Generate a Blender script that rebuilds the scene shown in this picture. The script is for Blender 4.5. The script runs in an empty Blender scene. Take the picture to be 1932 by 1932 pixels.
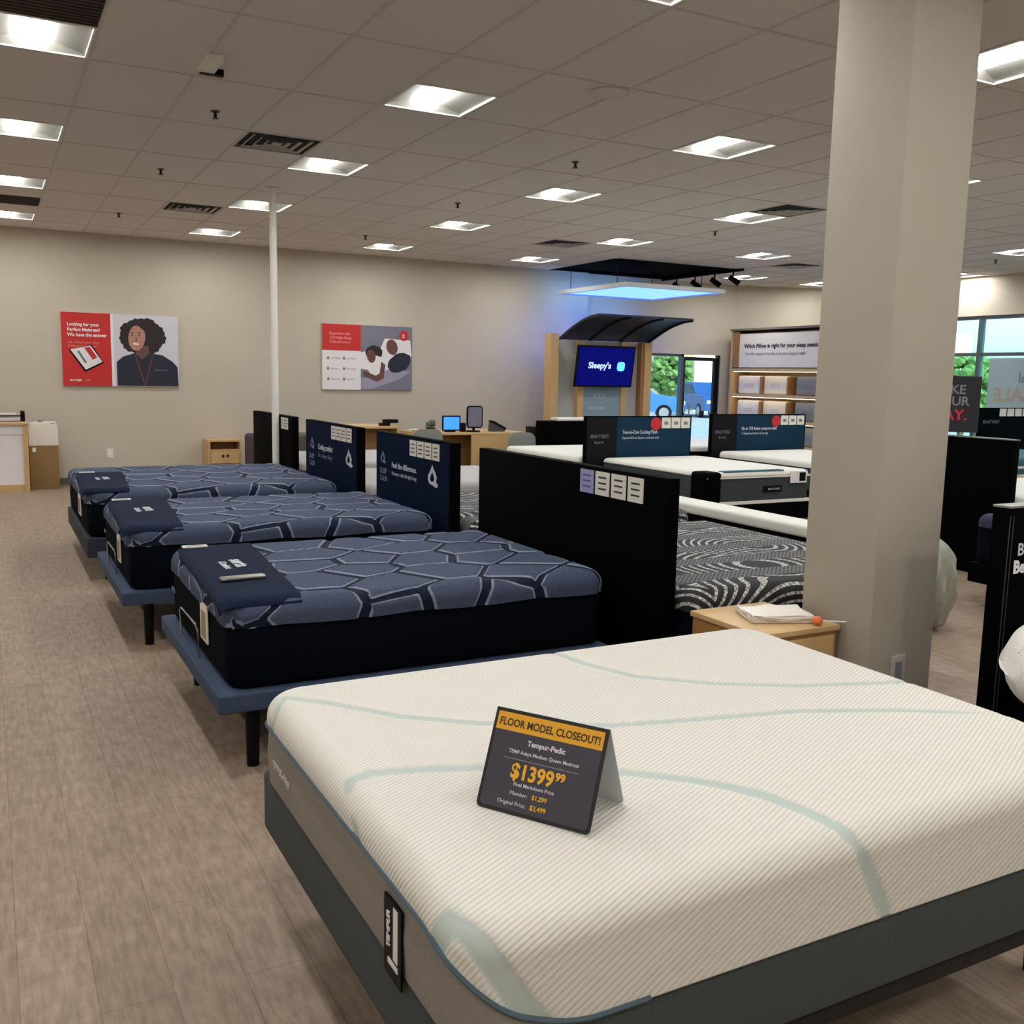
import bpy, bmesh, math, random
from mathutils import Vector, Matrix
random.seed(7)
PI = math.pi
scn = bpy.context.scene
COL = scn.collection

# ------------------------------------------------------------------ camera
CX = Vector((0.881441, -0.471871, 0.019970)); CU = Vector((0.047427, 0.130504, 0.990313)); CF = Vector((0.469906, 0.871955, -0.137412))
cam_d = bpy.data.cameras.new('camera'); cam = bpy.data.objects.new('camera', cam_d); COL.objects.link(cam)
cam_d.sensor_width = 36; cam_d.lens = 34.2236; cam_d.clip_end = 400
M = Matrix.Identity(4)
for i in range(3):
    M[i][0] = CX[i]; M[i][1] = CU[i]; M[i][2] = -CF[i]
M[0][3], M[1][3], M[2][3] = 0, 0, 1.70
cam.matrix_world = M
scn.camera = cam

# ------------------------------------------------------------------ world, light levels, exposure
w = bpy.data.worlds.new('World'); scn.world = w; w.use_nodes = True
nt = w.node_tree; nt.nodes.clear()
sky = nt.nodes.new('ShaderNodeTexSky'); sky.sky_type = 'NISHITA'; sky.sun_disc = False
sky.sun_elevation = math.radians(40); sky.sun_rotation = math.radians(200); sky.air_density = 1.0; sky.dust_density = 2.5
bg = nt.nodes.new('ShaderNodeBackground'); bg.inputs[1].default_value = 0.20
wo = nt.nodes.new('ShaderNodeOutputWorld')
nt.links.new(sky.outputs[0], bg.inputs[0]); nt.links.new(bg.outputs[0], wo.inputs[0])
sun_d = bpy.data.lights.new('sun', 'SUN'); sun_d.energy = 2.2; sun_d.angle = 0.05
sun = bpy.data.objects.new('sun', sun_d); COL.objects.link(sun); sun.rotation_euler = (math.radians(48), 0, math.radians(20))
LENS_E = 25.0            # radiance of the ceiling fixtures' lens
PANEL_E = 1.9            # blue backlit canopy panel
scn.view_settings.view_transform = 'Standard'; scn.view_settings.look = 'None'
scn.view_settings.gamma = 1; scn.view_settings.use_curve_mapping = False
scn.view_settings.exposure = 1.43

# ------------------------------------------------------------------ materials
def lin(c):
    return tuple(((v/255)/12.92 if v/255 <= 0.04045 else ((v/255+0.055)/1.055)**2.4) for v in c)
MATS = {}
def new_mat(name):
    m = bpy.data.materials.new(name); m.use_nodes = True
    return m, m.node_tree, m.node_tree.nodes['Principled BSDF']
def mat(name, rgb, rough=0.6, noise=0.0, scale=40, bump=0.0, metal=0.0, emit=0.0, spec=None, stretch=None, ecol=None):
    if name in MATS: return MATS[name]
    m, nt, p = new_mat(name)
    c = lin(rgb)
    p.inputs['Roughness'].default_value = rough; p.inputs['Metallic'].default_value = metal
    if spec is not None: p.inputs['Specular IOR Level'].default_value = spec
    tc = nt.nodes.new('ShaderNodeTexCoord'); mp = nt.nodes.new('ShaderNodeMapping')
    nt.links.new(tc.outputs['Object'], mp.inputs[0])
    if stretch: mp.inputs['Scale'].default_value = stretch
    n = nt.nodes.new('ShaderNodeTexNoise'); n.inputs['Scale'].default_value = scale; n.inputs['Detail'].default_value = 3
    nt.links.new(mp.outputs[0], n.inputs['Vector'])
    mx = nt.nodes.new('ShaderNodeMix'); mx.data_type = 'RGBA'
    mx.inputs[6].default_value = tuple(v*(1-noise) for v in c)+(1,); mx.inputs[7].default_value = tuple(min(1, v*(1+noise)) for v in c)+(1,)
    nt.links.new(n.outputs[0], mx.inputs[0]); nt.links.new(mx.outputs[2], p.inputs['Base Color'])
    if bump:
        b = nt.nodes.new('ShaderNodeBump'); b.inputs['Strength'].default_value = bump; b.inputs['Distance'].default_value = 0.01
        nt.links.new(n.outputs[0], b.inputs['Height']); nt.links.new(b.outputs[0], p.inputs['Normal'])
    if emit:
        p.inputs['Emission Color'].default_value = (lin(ecol) if ecol else c)+(1,); p.inputs['Emission Strength'].default_value = emit
    MATS[name] = m
    return m
def wood(name, rgb, rgb2, axis_scale=(3, 3, 0.4), rough=0.45):
    if name in MATS: return MATS[name]
    m, nt, p = new_mat(name)
    tc = nt.nodes.new('ShaderNodeTexCoord'); mp = nt.nodes.new('ShaderNodeMapping'); mp.inputs['Scale'].default_value = axis_scale
    n = nt.nodes.new('ShaderNodeTexNoise'); n.inputs['Scale'].default_value = 9; n.inputs['Detail'].default_value = 5; n.inputs['Distortion'].default_value = 0.6
    mx = nt.nodes.new('ShaderNodeMix'); mx.data_type = 'RGBA'
    mx.inputs[6].default_value = lin(rgb)+(1,); mx.inputs[7].default_value = lin(rgb2)+(1,)
    nt.links.new(tc.outputs['Object'], mp.inputs[0]); nt.links.new(mp.outputs[0], n.inputs['Vector'])
    nt.links.new(n.outputs[0], mx.inputs[0]); nt.links.new(mx.outputs[2], p.inputs['Base Color'])
    p.inputs['Roughness'].default_value = rough
    MATS[name] = m
    return m
def quilt_mat(name, dark, light, pale):
    m, nt, p = new_mat(name)
    a = nt.nodes.new('ShaderNodeAttribute'); a.attribute_name = 'edge'
    r = nt.nodes.new('ShaderNodeValToRGB'); e = r.color_ramp.elements
    e[0].position = 0.0; e[0].color = lin(dark)+(1,)
    e[1].position = 1.0; e[1].color = lin(light)+(1,)
    for pos, c in ((0.40, dark), (0.47, pale), (0.58, pale), (0.68, light)):
        k = e.new(pos); k.color = lin(c)+(1,)
    nt.links.new(a.outputs['Fac'], r.inputs[0])
    tc = nt.nodes.new('ShaderNodeTexCoord'); v = nt.nodes.new('ShaderNodeTexVoronoi'); v.inputs['Scale'].default_value = 110
    nt.links.new(tc.outputs['Object'], v.inputs['Vector'])
    mx = nt.nodes.new('ShaderNodeMix'); mx.data_type = 'RGBA'; mx.blend_type = 'MULTIPLY'; mx.inputs[0].default_value = 0.35
    nt.links.new(r.outputs[0], mx.inputs[6]); nt.links.new(v.outputs['Distance'], mx.inputs[7])
    nt.links.new(mx.outputs[2], p.inputs['Base Color'])
    b = nt.nodes.new('ShaderNodeBump'); b.inputs['Strength'].default_value = 0.3; b.inputs['Distance'].default_value = 0.003
    nt.links.new(v.outputs['Distance'], b.inputs['Height']); nt.links.new(b.outputs[0], p.inputs['Normal'])
    p.inputs['Roughness'].default_value = 0.75
    p.inputs['Specular IOR Level'].default_value = 0.15
    MATS[name] = m
    return m
def rib_mat():
    m, nt, p = new_mat('ribbed_knit')
    tc = nt.nodes.new('ShaderNodeTexCoord'); dp = nt.nodes.new('ShaderNodeVectorMath'); dp.operation = 'DOT_PRODUCT'
    k = 1/math.sqrt(1+4); dp.inputs[1].default_value = (-k, 2*k, 1.6*k)
    nt.links.new(tc.outputs['Object'], dp.inputs[0])
    mu = nt.nodes.new('ShaderNodeMath'); mu.operation = 'MULTIPLY'; mu.inputs[1].default_value = 2*PI/0.0125
    sn = nt.nodes.new('ShaderNodeMath'); sn.operation = 'SINE'
    nt.links.new(dp.outputs['Value'], mu.inputs[0]); nt.links.new(mu.outputs[0], sn.inputs[0])
    mr = nt.nodes.new('ShaderNodeMapRange'); mr.inputs[1].default_value = -1; mr.inputs[2].default_value = 0.4
    nt.links.new(sn.outputs[0], mr.inputs[0])
    c1 = nt.nodes.new('ShaderNodeMix'); c1.data_type = 'RGBA'
    c1.inputs[6].default_value = lin((211, 203, 192))+(1,); c1.inputs[7].default_value = lin((225, 223, 216))+(1,)
    nt.links.new(mr.outputs[0], c1.inputs[0])
    a = nt.nodes.new('ShaderNodeAttribute'); a.attribute_name = 'edge'
    c2 = nt.nodes.new('ShaderNodeMix'); c2.data_type = 'RGBA'; c2.inputs[6].default_value = lin((186, 197, 191))+(1,)
    nt.links.new(a.outputs['Fac'], c2.inputs[0]); nt.links.new(c1.outputs[2], c2.inputs[7])
    nt.links.new(c2.outputs[2], p.inputs['Base Color'])
    hm = nt.nodes.new('ShaderNodeMath'); hm.operation = 'MULTIPLY'
    nt.links.new(mr.outputs[0], hm.inputs[0]); nt.links.new(a.outputs['Fac'], hm.inputs[1])
    b = nt.nodes.new('ShaderNodeBump'); b.inputs['Strength'].default_value = 0.42; b.inputs['Distance'].default_value = 0.003
    nt.links.new(hm.outputs[0], b.inputs['Height']); nt.links.new(b.outputs[0], p.inputs['Normal'])
    p.inputs['Roughness'].default_value = 0.85
    return m
def zebra_mat():
    m, nt, p = new_mat('black_white_knit')
    N = nt.nodes.new; L = nt.links.new
    tc = N('ShaderNodeTexCoord'); mp = N('ShaderNodeMapping'); L(tc.outputs['Object'], mp.inputs[0])
    mp.inputs['Rotation'].default_value = (0, 0, 0.35)
    # arcs: rings about a distorted lattice
    vo = N('ShaderNodeTexVoronoi'); vo.inputs['Scale'].default_value = 1.0; vo.inputs['Randomness'].default_value = 0.6
    L(mp.outputs[0], vo.inputs['Vector'])
    mu = N('ShaderNodeMath'); mu.operation = 'MULTIPLY'; mu.inputs[1].default_value = 150; L(vo.outputs['Distance'], mu.inputs[0])
    sn = N('ShaderNodeMath'); sn.operation = 'SINE'; L(mu.outputs[0], sn.inputs[0])
    gt = N('ShaderNodeMath'); gt.operation = 'GREATER_THAN'; gt.inputs[1].default_value = 0.45; L(sn.outputs[0], gt.inputs[0])
    wv = N('ShaderNodeTexWave'); wv.inputs['Scale'].default_value = 0.85; wv.inputs['Distortion'].default_value = 2.2; wv.inputs['Detail'].default_value = 0
    wv.bands_direction = 'Y'; L(tc.outputs['Object'], wv.inputs['Vector'])
    g2 = N('ShaderNodeMath'); g2.operation = 'GREATER_THAN'; g2.inputs[1].default_value = 0.42; L(wv.outputs['Fac'], g2.inputs[0])
    mm = N('ShaderNodeMath'); mm.operation = 'MULTIPLY'; L(gt.outputs[0], mm.inputs[0]); L(g2.outputs[0], mm.inputs[1])
    ck = N('ShaderNodeTexChecker'); ck.inputs['Scale'].default_value = 70
    ck.inputs['Color1'].default_value = lin((38, 38, 42))+(1,); ck.inputs['Color2'].default_value = lin((112, 110, 112))+(1,)
    L(tc.outputs['Object'], ck.inputs['Vector'])
    dk = N('ShaderNodeMix'); dk.data_type = 'RGBA'; L(g2.outputs[0], dk.inputs[0]); L(ck.outputs['Color'], dk.inputs[6]); dk.inputs[7].default_value = lin((26, 26, 30))+(1,)
    mx = N('ShaderNodeMix'); mx.data_type = 'RGBA'; L(mm.outputs[0], mx.inputs[0]); L(dk.outputs[2], mx.inputs[6]); c3 = N('ShaderNodeTexChecker'); c3.inputs['Scale'].default_value = 46; c3.inputs['Color1'].default_value = lin((206, 203, 197))+(1,); c3.inputs['Color2'].default_value = lin((132, 130, 128))+(1,)
    L(mp.outputs[0], c3.inputs['Vector']); L(c3.outputs['Color'], mx.inputs[7])
    L(mx.outputs[2], p.inputs['Base Color']); p.inputs['Roughness'].default_value = 0.8
    return m
def floor_mat():
    m, nt, p = new_mat('plank_floor')
    N = nt.nodes.new; L = nt.links.new
    tc = N('ShaderNodeTexCoord'); mp = N('ShaderNodeMapping'); mp.inputs['Rotation'].default_value = (0, 0, PI/2)
    L(tc.outputs['Object'], mp.inputs[0])
    br = N('ShaderNodeTexBrick'); br.inputs['Scale'].default_value = 1; br.inputs['Brick Width'].default_value = 1.3; br.inputs['Row Height'].default_value = 0.19
    br.inputs['Mortar Size'].default_value = 0.0016; br.inputs['Bias'].default_value = 0.1; br.offset = 0.37
    br.inputs['Color1'].default_value = lin((172, 151, 132))+(1,); br.inputs['Color2'].default_value = lin((164, 143, 123))+(1,); br.inputs['Mortar'].default_value = lin((140, 120, 103))+(1,)
    L(mp.outputs[0], br.inputs['Vector'])
    m2 = N('ShaderNodeMapping'); m2.inputs['Scale'].default_value = (16, 2.2, 1); L(tc.outputs['Object'], m2.inputs[0])
    n = N('ShaderNodeTexNoise'); n.inputs['Scale'].default_value = 3.0; n.inputs['Detail'].default_value = 6; n.inputs['Roughness'].default_value = 0.65; L(m2.outputs[0], n.inputs['Vector'])
    r = N('ShaderNodeValToRGB'); r.color_ramp.elements[0].position = 0.34; r.color_ramp.elements[0].color = (0.66, 0.63, 0.60, 1); r.color_ramp.elements[1].position = 0.66; r.color_ramp.elements[1].color = (1.0, 1.0, 1.0, 1)
    L(n.outputs[0], r.inputs[0])
    n3 = N('ShaderNodeTexNoise'); n3.inputs['Scale'].default_value = 14; n3.inputs['Detail'].default_value = 4; L(tc.outputs['Object'], n3.inputs['Vector'])
    r3 = N('ShaderNodeValToRGB'); r3.color_ramp.elements[0].position = 0.3; r3.color_ramp.elements[0].color = (0.8, 0.8, 0.8, 1); r3.color_ramp.elements[1].position = 0.7
    L(n3.outputs[0], r3.inputs[0])
    mx = N('ShaderNodeMix'); mx.data_type = 'RGBA'; mx.blend_type = 'MULTIPLY'; mx.inputs[0].default_value = 1
    L(br.outputs['Color'], mx.inputs[6]); L(r.outputs[0], mx.inputs[7])
    mx2 = N('ShaderNodeMix'); mx2.data_type = 'RGBA'; mx2.blend_type = 'MULTIPLY'; mx2.inputs[0].default_value = 1
    L(mx.outputs[2], mx2.inputs[6]); L(r3.outputs[0], mx2.inputs[7])
    L(mx2.outputs[2], p.inputs['Base Color'])
    p.inputs['Roughness'].default_value = 0.62
    b = N('ShaderNodeBump'); b.inputs['Strength'].default_value = 0.15; b.inputs['Distance'].default_value = 0.003
    L(n.outputs[0], b.inputs['Height']); L(b.outputs[0], p.inputs['Normal'])
    return m
def glass_mat(name, tint):
    m, nt, p = new_mat(name)
    nt.nodes.remove(p)
    g = nt.nodes.new('ShaderNodeBsdfGlossy'); g.inputs['Roughness'].default_value = 0.02
    t = nt.nodes.new('ShaderNodeBsdfTransparent'); t.inputs[0].default_value = tint+(1,)
    f = nt.nodes.new('ShaderNodeFresnel'); f.inputs[0].default_value = 1.25
    s = nt.nodes.new('ShaderNodeMixShader')
    nt.links.new(f.outputs[0], s.inputs[0]); nt.links.new(t.outputs[0], s.inputs[1]); nt.links.new(g.outputs[0], s.inputs[2])
    nt.links.new(s.outputs[0], nt.nodes['Material Output'].inputs[0])
    return m

WALL = mat('wall_paint', (194, 184, 168), 0.9, 0.03, 3)
COLP = mat('column_paint', (176, 167, 153), 0.85, 0.03, 3)
TILE = mat('ceiling_tile', (217, 211, 205), 0.95, 0.05, 120, 0.15)
TBAR = mat('ceiling_bar', (203, 197, 190), 0.8)
TRIMW = mat('white_paint', (232, 228, 220), 0.5)
BLACK = mat('black_plastic', (8, 8, 10), 0.5, spec=0.15)
BLACKM = mat('black_metal', (18, 18, 20), 0.4, metal=0.3)
BLKLAM = mat('black_laminate', (3, 3, 4), 0.7, 0.15, 60, spec=0.03)
NAVYLAM = mat('navy_print', (9, 24, 50), 0.7, 0.08, 5, spec=0.05)
TEALLAM = mat('teal_print', (14, 48, 72), 0.6, 0.08, 4, spec=0.15)
BLKPRINT = mat('black_print', (16, 14, 20), 0.6, 0.08, 5, spec=0.15)
NAVYSIDE = mat('navy_border_fabric', (8, 11, 20), 0.9, 0.2, 90, 0.2, spec=0.05)
NAVYPAD = mat('navy_pad_fabric', (26, 35, 56), 0.9, 0.15, 160, 0.15, spec=0.1)
BASEBLUE = mat('slate_blue_fabric', (50, 66, 92), 0.85, 0.18, 140, 0.2)
CHAR = mat('charcoal_heather', (62, 68, 70), 0.9, 0.35, 60, 0.3, stretch=(6, 6, 1))
GREYB = mat('grey_border_fabric', (140, 132, 126), 0.9, 0.12, 120, 0.15)
PIPE = mat('steel_blue_piping', (72, 90, 100), 0.7)
CARD = mat('cream_card', (226, 222, 210), 0.6, 0.03, 30)
CARDV = mat('lavender_card', (158, 158, 206), 0.6)
REDP = mat('red_print', (196, 38, 36), 0.55)
WHITEP = mat('white_print', (232, 228, 230), 0.55)
GREYP = mat('grey_print', (120, 120, 130), 0.55)
INK = mat('dark_ink', (46, 46, 56), 0.6)
LTXT = mat('pale_lettering', (196, 198, 206), 0.5)
BTXT = mat('blue_grey_lettering', (110, 124, 152), 0.5)
OAK = wood('light_oak', (214, 180, 128), (190, 152, 100))
OAKX = wood('light_oak_across', (216, 184, 134), (196, 158, 106), (0.4, 3, 3))
BROWNW = wood('brown_oak', (170, 126, 76), (146, 104, 60))
CARTON = mat('brown_carton', (138, 108, 66), 0.8, 0.08, 12)
PLASTICW = mat('white_plastic_film', (232, 224, 214), 0.35, 0.06, 20, 0.4)
SILVER = mat('brushed_metal', (170, 166, 160), 0.35, metal=0.9)
GREYF = mat('light_grey_fabric', (176, 172, 170), 0.9, 0.08, 120, 0.15)
DGREYF = mat('dark_grey_fabric', (92, 88, 84), 0.9, 0.12, 120, 0.15)
WHITEF = mat('white_knit', (226, 224, 216), 0.9, 0.04, 90, 0.2)
DGREEN = mat('dark_slate_fabric', (50, 58, 60), 0.85, 0.15, 90, 0.2)
TEALF = mat('teal_fabric', (36, 92, 104), 0.8, 0.1, 90)
PURPLEF = mat('plum_fabric', (70, 58, 72), 0.9, 0.12, 60, 0.2)
CHAIRG = mat('grey_green_mesh', (134, 138, 130), 0.8, 0.1, 90)

# ------------------------------------------------------------------ object helpers
def setp(o, label=None, cat=None, group=None, kind=None):
    if label: o['label'] = label
    if cat: o['category'] = cat
    if group: o['group'] = group
    if kind: o['kind'] = kind
    return o
def thing(name, label, cat, loc=(0, 0, 0), rz=0, group=None):
    o = bpy.data.objects.new(name, None); COL.objects.link(o)
    o.empty_display_size = 0.1
    o.location = loc; o.rotation_euler = (0, 0, rz)
    return setp(o, label, cat, group)
def link(name, me, m, parent=None, loc=None, smooth=False):
    if m is not None and len(me.materials) == 0: me.materials.append(m)
    if smooth:
        for p in me.polygons: p.use_smooth = True
    o = bpy.data.objects.new(name, me); COL.objects.link(o)
    if parent: o.parent = parent
    if loc: o.location = loc
    return o
class MB:
    def __init__(s): s.bm = bmesh.new()
    def box(s, x0, x1, y0, y1, z0, z1, bev=0, seg=2):
        r = bmesh.ops.create_cube(s.bm, size=1)
        vs = r['verts']
        for v in vs:
            v.co = Vector((x0+(v.co.x+.5)*(x1-x0), y0+(v.co.y+.5)*(y1-y0), z0+(v.co.z+.5)*(z1-z0)))
        if bev:
            es = list({e for v in vs for e in v.link_edges})
            bmesh.ops.bevel(s.bm, geom=es, offset=bev, segments=seg, affect='EDGES', profile=0.6)
        return s
    def cyl(s, p0, p1, r0, r1=None, n=16):
        r1 = r0 if r1 is None else r1
        p0 = Vector(p0); p1 = Vector(p1); d = p1-p0
        q = d.to_track_quat('Z', 'Y').to_matrix()
        a = [s.bm.verts.new(p0+q @ Vector((math.cos(2*PI*i/n)*r0, math.sin(2*PI*i/n)*r0, 0))) for i in range(n)]
        b = [s.bm.verts.new(p1+q @ Vector((math.cos(2*PI*i/n)*r1, math.sin(2*PI*i/n)*r1, 0))) for i in range(n)]
        for i in range(n): s.bm.faces.new((a[i], a[(i+1) % n], b[(i+1) % n], b[i]))
        s.bm.faces.new(a[::-1]); s.bm.faces.new(b)
        return s
    def tube(s, pts, r, n=8):
        pts = [Vector(p) for p in pts]
        rings = []
        for i, p in enumerate(pts):
            d = (pts[min(i+1, len(pts)-1)]-pts[max(i-1, 0)]).normalized()
            q = d.to_track_quat('Z', 'Y').to_matrix()
            rings.append([s.bm.verts.new(p+q @ Vector((math.cos(2*PI*k/n)*r, math.sin(2*PI*k/n)*r, 0))) for k in range(n)])
        for a, b in zip(rings, rings[1:]):
            # align rings
            off = min(range(n), key=lambda o: (b[o].co-a[0].co).length)
            for k in range(n): s.bm.faces.new((a[k], a[(k+1) % n], b[(k+1+off) % n], b[(k+off) % n]))
        s.bm.faces.new(rings[0][::-1]); s.bm.faces.new(rings[-1])
        return s
    def prism(s, pts, depth, basis, origin):
        # pts in 2D, extruded along basis Z
        B = basis; o = Vector(origin)
        a = [s.bm.verts.new(o+B @ Vector((x, y, 0))) for x, y in pts]
        b = [s.bm.verts.new(o+B @ Vector((x, y, depth))) for x, y in pts]
        n = len(pts)
        for i in range(n): s.bm.faces.new((a[i], a[(i+1) % n], b[(i+1) % n], b[i]))
        s.bm.faces.new(a[::-1]); s.bm.faces.new(b)
        return s
    def ico(s, c, r, sc=(1, 1, 1), sub=2, jit=0):
        rr = bmesh.ops.create_icosphere(s.bm, subdivisions=sub, radius=1)
        for v in rr['verts']:
            k = 1+random.uniform(-jit, jit)
            v.co = Vector((c[0]+v.co.x*r*sc[0]*k, c[1]+v.co.y*r*sc[1]*k, c[2]+v.co.z*r*sc[2]*k))
        return s
    def build(s, name, m, parent=None, loc=None, smooth=False):
        bmesh.ops.recalc_face_normals(s.bm, faces=s.bm.faces)
        me = bpy.data.meshes.new(name); s.bm.to_mesh(me); s.bm.free()
        o = link(name, me, m, parent, loc)
        if smooth:
            for p in me.polygons: p.use_smooth = True
            me.set_sharp_from_angle(angle=math.radians(35))
        return o
def box(name, m, x0, x1, y0, y1, z0, z1, parent=None, bev=0, seg=2, loc=None):
    return MB().box(x0, x1, y0, y1, z0, z1, bev, seg).build(name, m, parent, loc, smooth=bool(bev))
FX = Matrix(((0, 0, -1), (-1, 0, 0), (0, 1, 0)))     # faces -x : text X -> -y, text Y -> z, out -> -x
FY = Matrix(((1, 0, 0), (0, 0, -1), (0, 1, 0)))      # faces -y
def lettering(txt, size, m, parent, loc, basis, name='lettering', bold=0.0, align='LEFT', sx=1.0, extr=0.0008, spacing=1.0):
    cu = bpy.data.curves.new(name, 'FONT'); cu.body = txt; cu.size = size; cu.offset = bold; cu.extrude = extr
    cu.align_x = align; cu.resolution_u = 3; cu.space_character = spacing
    tmp = bpy.data.objects.new(name, cu); COL.objects.link(tmp)
    dg = bpy.context.evaluated_depsgraph_get()
    me = bpy.data.meshes.new_from_object(tmp.evaluated_get(dg))
    bpy.data.objects.remove(tmp)
    me.transform(Matrix.Diagonal((sx, 1, 1, 1))); me.transform(basis.to_4x4())
    me.materials.clear()
    return link(name, me, m, parent, loc)
def outline(hx, hy, rc, n_arc, n_sx, n_sy):
    """parametric rounded rectangle: returns fn(inset)->list of (x,y)"""
    def f(d):
        a, b = hx-d, hy-d; r = max(rc-d, 0.0)
        a = max(a, 0.0001); b = max(b, 0.0001); r = min(r, a, b)
        P = []
        cs = [(a-r, b-r, 0), (-(a-r), b-r, PI/2), (-(a-r), -(b-r), PI), (a-r, -(b-r), 1.5*PI)]
        for k in range(4):
            cx, cy, t0 = cs[k]
            for i in range(n_arc):
                t = t0+PI/2*i/n_arc; P.append((cx+r*math.cos(t), cy+r*math.sin(t)))
            nx, ny, _ = cs[(k+1) % 4]
            t = t0+PI/2; x0, y0 = cx+r*math.cos(t), cy+r*math.sin(t)
            t1 = cs[(k+1) % 4][2]; x1, y1 = nx+r*math.cos(t1), ny+r*math.sin(t1)
            n = n_sx if k % 2 == 0 else n_sy
            for i in range(n): P.append((x0+(x1-x0)*i/n, y0+(y1-y0)*i/n))
        return P
    return f
def shell(hx, hy, rc, prof, n_arc=8, n_sx=20, n_sy=16, zfun=None, cap_top=True, edge=None, dz=None, name='shell', bottom=False):
    """rings of (inset, z) from the top centre outward/downward. edge(x,y,z)->0..1 attribute; dz displacement along z"""
    f = outline(hx, hy, rc, n_arc, n_sx, n_sy)
    verts = []; faces = []
    N = len(f(0))
    for d, z in prof:
        for (x, y) in f(d):
            zz = zfun(x, y, z, d) if zfun else z
            verts.append((x, y, zz))
    for k in range(len(prof)-1):
        for i in range(N):
            faces.append((k*N+i, (k+1)*N+i, (k+1)*N+(i+1) % N, k*N+(i+1) % N))
    if cap_top: faces.append(tuple(range(N)))
    if bottom: faces.append(tuple(range((len(prof)-1)*N, len(prof)*N))[::-1])
    me = bpy.data.meshes.new(name); me.from_pydata(verts, [], faces)
    bm = bmesh.new(); bm.from_mesh(me); bmesh.ops.remove_doubles(bm, verts=bm.verts, dist=0.0002)
    bmesh.ops.recalc_face_normals(bm, faces=bm.faces)
    if sum(fc.normal.z*fc.calc_area() for fc in bm.faces) < 0 and not bottom: bmesh.ops.reverse_faces(bm, faces=bm.faces)
    bm.to_mesh(me); bm.free()
    if edge or dz:
        at = me.attributes.new('edge', 'FLOAT', 'POINT') if edge else None
        vals = []
        nr = [v.normal.copy() for v in me.vertices]
        for v in me.vertices:
            e = edge(*v.co) if edge else 0
            vals.append(e)
        if at: at.data.foreach_set('value', vals)
        if dz:
            for v, e, n in zip(me.vertices, vals, nr): v.co += n*dz(e)
    return me
def mprof(ztop, re, zbot, hmax, step=0.02, side=0.02, nround=6, crown=0.0):
    P = []
    d = hmax
    while d > re+step*.5:
        P.append((d, ztop-crown*(1-min(1, (d-re)/0.25))**2 if crown else ztop)); d -= step
    for i in range(nround+1):
        t = PI/2*i/nround
        P.append((re-re*math.sin(t), ztop-crown-re+re*math.cos(t)))
    z = ztop-crown-re-side
    while z > zbot+1e-4: P.append((0, z)); z -= side
    P.append((0, zbot))
    return P

# ------------------------------------------------------------------ room shell
CEIL = 3.64; YB = 15.65; XR = 15.75; XL = -3.7; YF = -4.7
def struct(o, label=None): o['kind'] = 'structure'; return o
struct(box('floor', floor_mat(), XL, XR+.15, YF, YB+.4, -0.08, 0))
LX = [0.345+2.6*i for i in range(-1, 6)]; LY = [6.685+2.6*j for j in range(-4, 4)]
lights = []
for i, x in enumerate(LX):
    for j, y in enumerate(LY):
        if x > 10 and y > 14: continue                 # dark recess over the kiosk
        lights.append((round(x, 3), round(y, 3)))
lights += [(12.695, 14.485), (14.645, 14.485), (15.295, 11.885)]
vents = [(2.295, 8.635), (2.295, 12.535), (8.145, 8.635), (7.495, 12.535), (12.045, 12.535)]
returns = [(0.345, 6.035-0.0), (-0.305, 6.035), (-0.955, 6.035), (0.345, 5.385), (-0.305, 5.385), (0.345, 13.185), (-0.305, 13.185)]
REC = (9.12, 11.6, 13.51, YB)
holes = set()
def cell(x, y): return (math.floor((x-0.02)/0.65), math.floor((y-6.36)/0.65))
for p in lights+vents+returns: holes.add(cell(*p))
bm = bmesh.new()
xs = [XL]+[0.02+0.65*i for i in range(-8, 25) if XL < 0.02+0.65*i < XR]+[XR]
YC = YB+.12
ys = [YF]+[6.36+0.65*j for j in range(-17, 15) if YF < 6.36+0.65*j < YB]+[YC]
# the recess replaces whole cells
RX0, RX1, RY0 = 9.12, 11.72, 13.51
def quad(bm, x0, x1, y0, y1, z, up=False):
    v = [bm.verts.new(c) for c in ((x0, y0, z), (x0, y1, z), (x1, y1, z), (x1, y0, z))]
    bm.faces.new(v if not up else v[::-1])
for a, b in zip(xs, xs[1:]):
    for c, d in zip(ys, ys[1:]):
        mx, my = (a+b)/2, (c+d)/2
        if cell(mx, my) in holes: continue
        if RX0 < mx < RX1 and my > RY0: continue
        r = bmesh.ops.create_cube(bm, size=1)
        for v in r['verts']: v.co = Vector((a+(v.co.x+.5)*(b-a), c+(v.co.y+.5)*(d-c), CEIL+(v.co.z+.5)*0.03))
me = bpy.data.meshes.new('ceiling'); bm.to_mesh(me); bm.free()
struct(link('ceiling', me, TILE))
ro = struct(box('trim_4', mat('roof_deck', (60, 58, 56), .9), XL-.2, XR+.2, YF-.2, YB+.3, CEIL+.30, CEIL+.36))  # unseen roof put over the ceiling, keeps sky from leaking through vents
g = MB()
for x in xs[1:-1]:
    if RX0+.01 < x < RX1-.01: g.box(x-.011, x+.011, YF, RY0, CEIL-.004, CEIL)
    else: g.box(x-.011, x+.011, YF, YB, CEIL-.004, CEIL)
for k, y in enumerate(ys[1:-1]):
    j = round((y-6.36)/0.65)
    if j % 2 == 1:
        segs = [(XL, RX0), (RX1, XR)] if y > RY0-.01 else [(XL, XR)]
        for s0, s1 in segs: g.box(s0, s1, y-.011, y+.011, CEIL-.0042, CEIL)
    else:
        for (lx, ly) in lights+vents:
            if abs(ly-.325-y) < .05: g.box(lx-.33, lx+.33, y-.011, y+.011, CEIL-.0042, CEIL)
struct(g.build('trim_1', TBAR))
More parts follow.
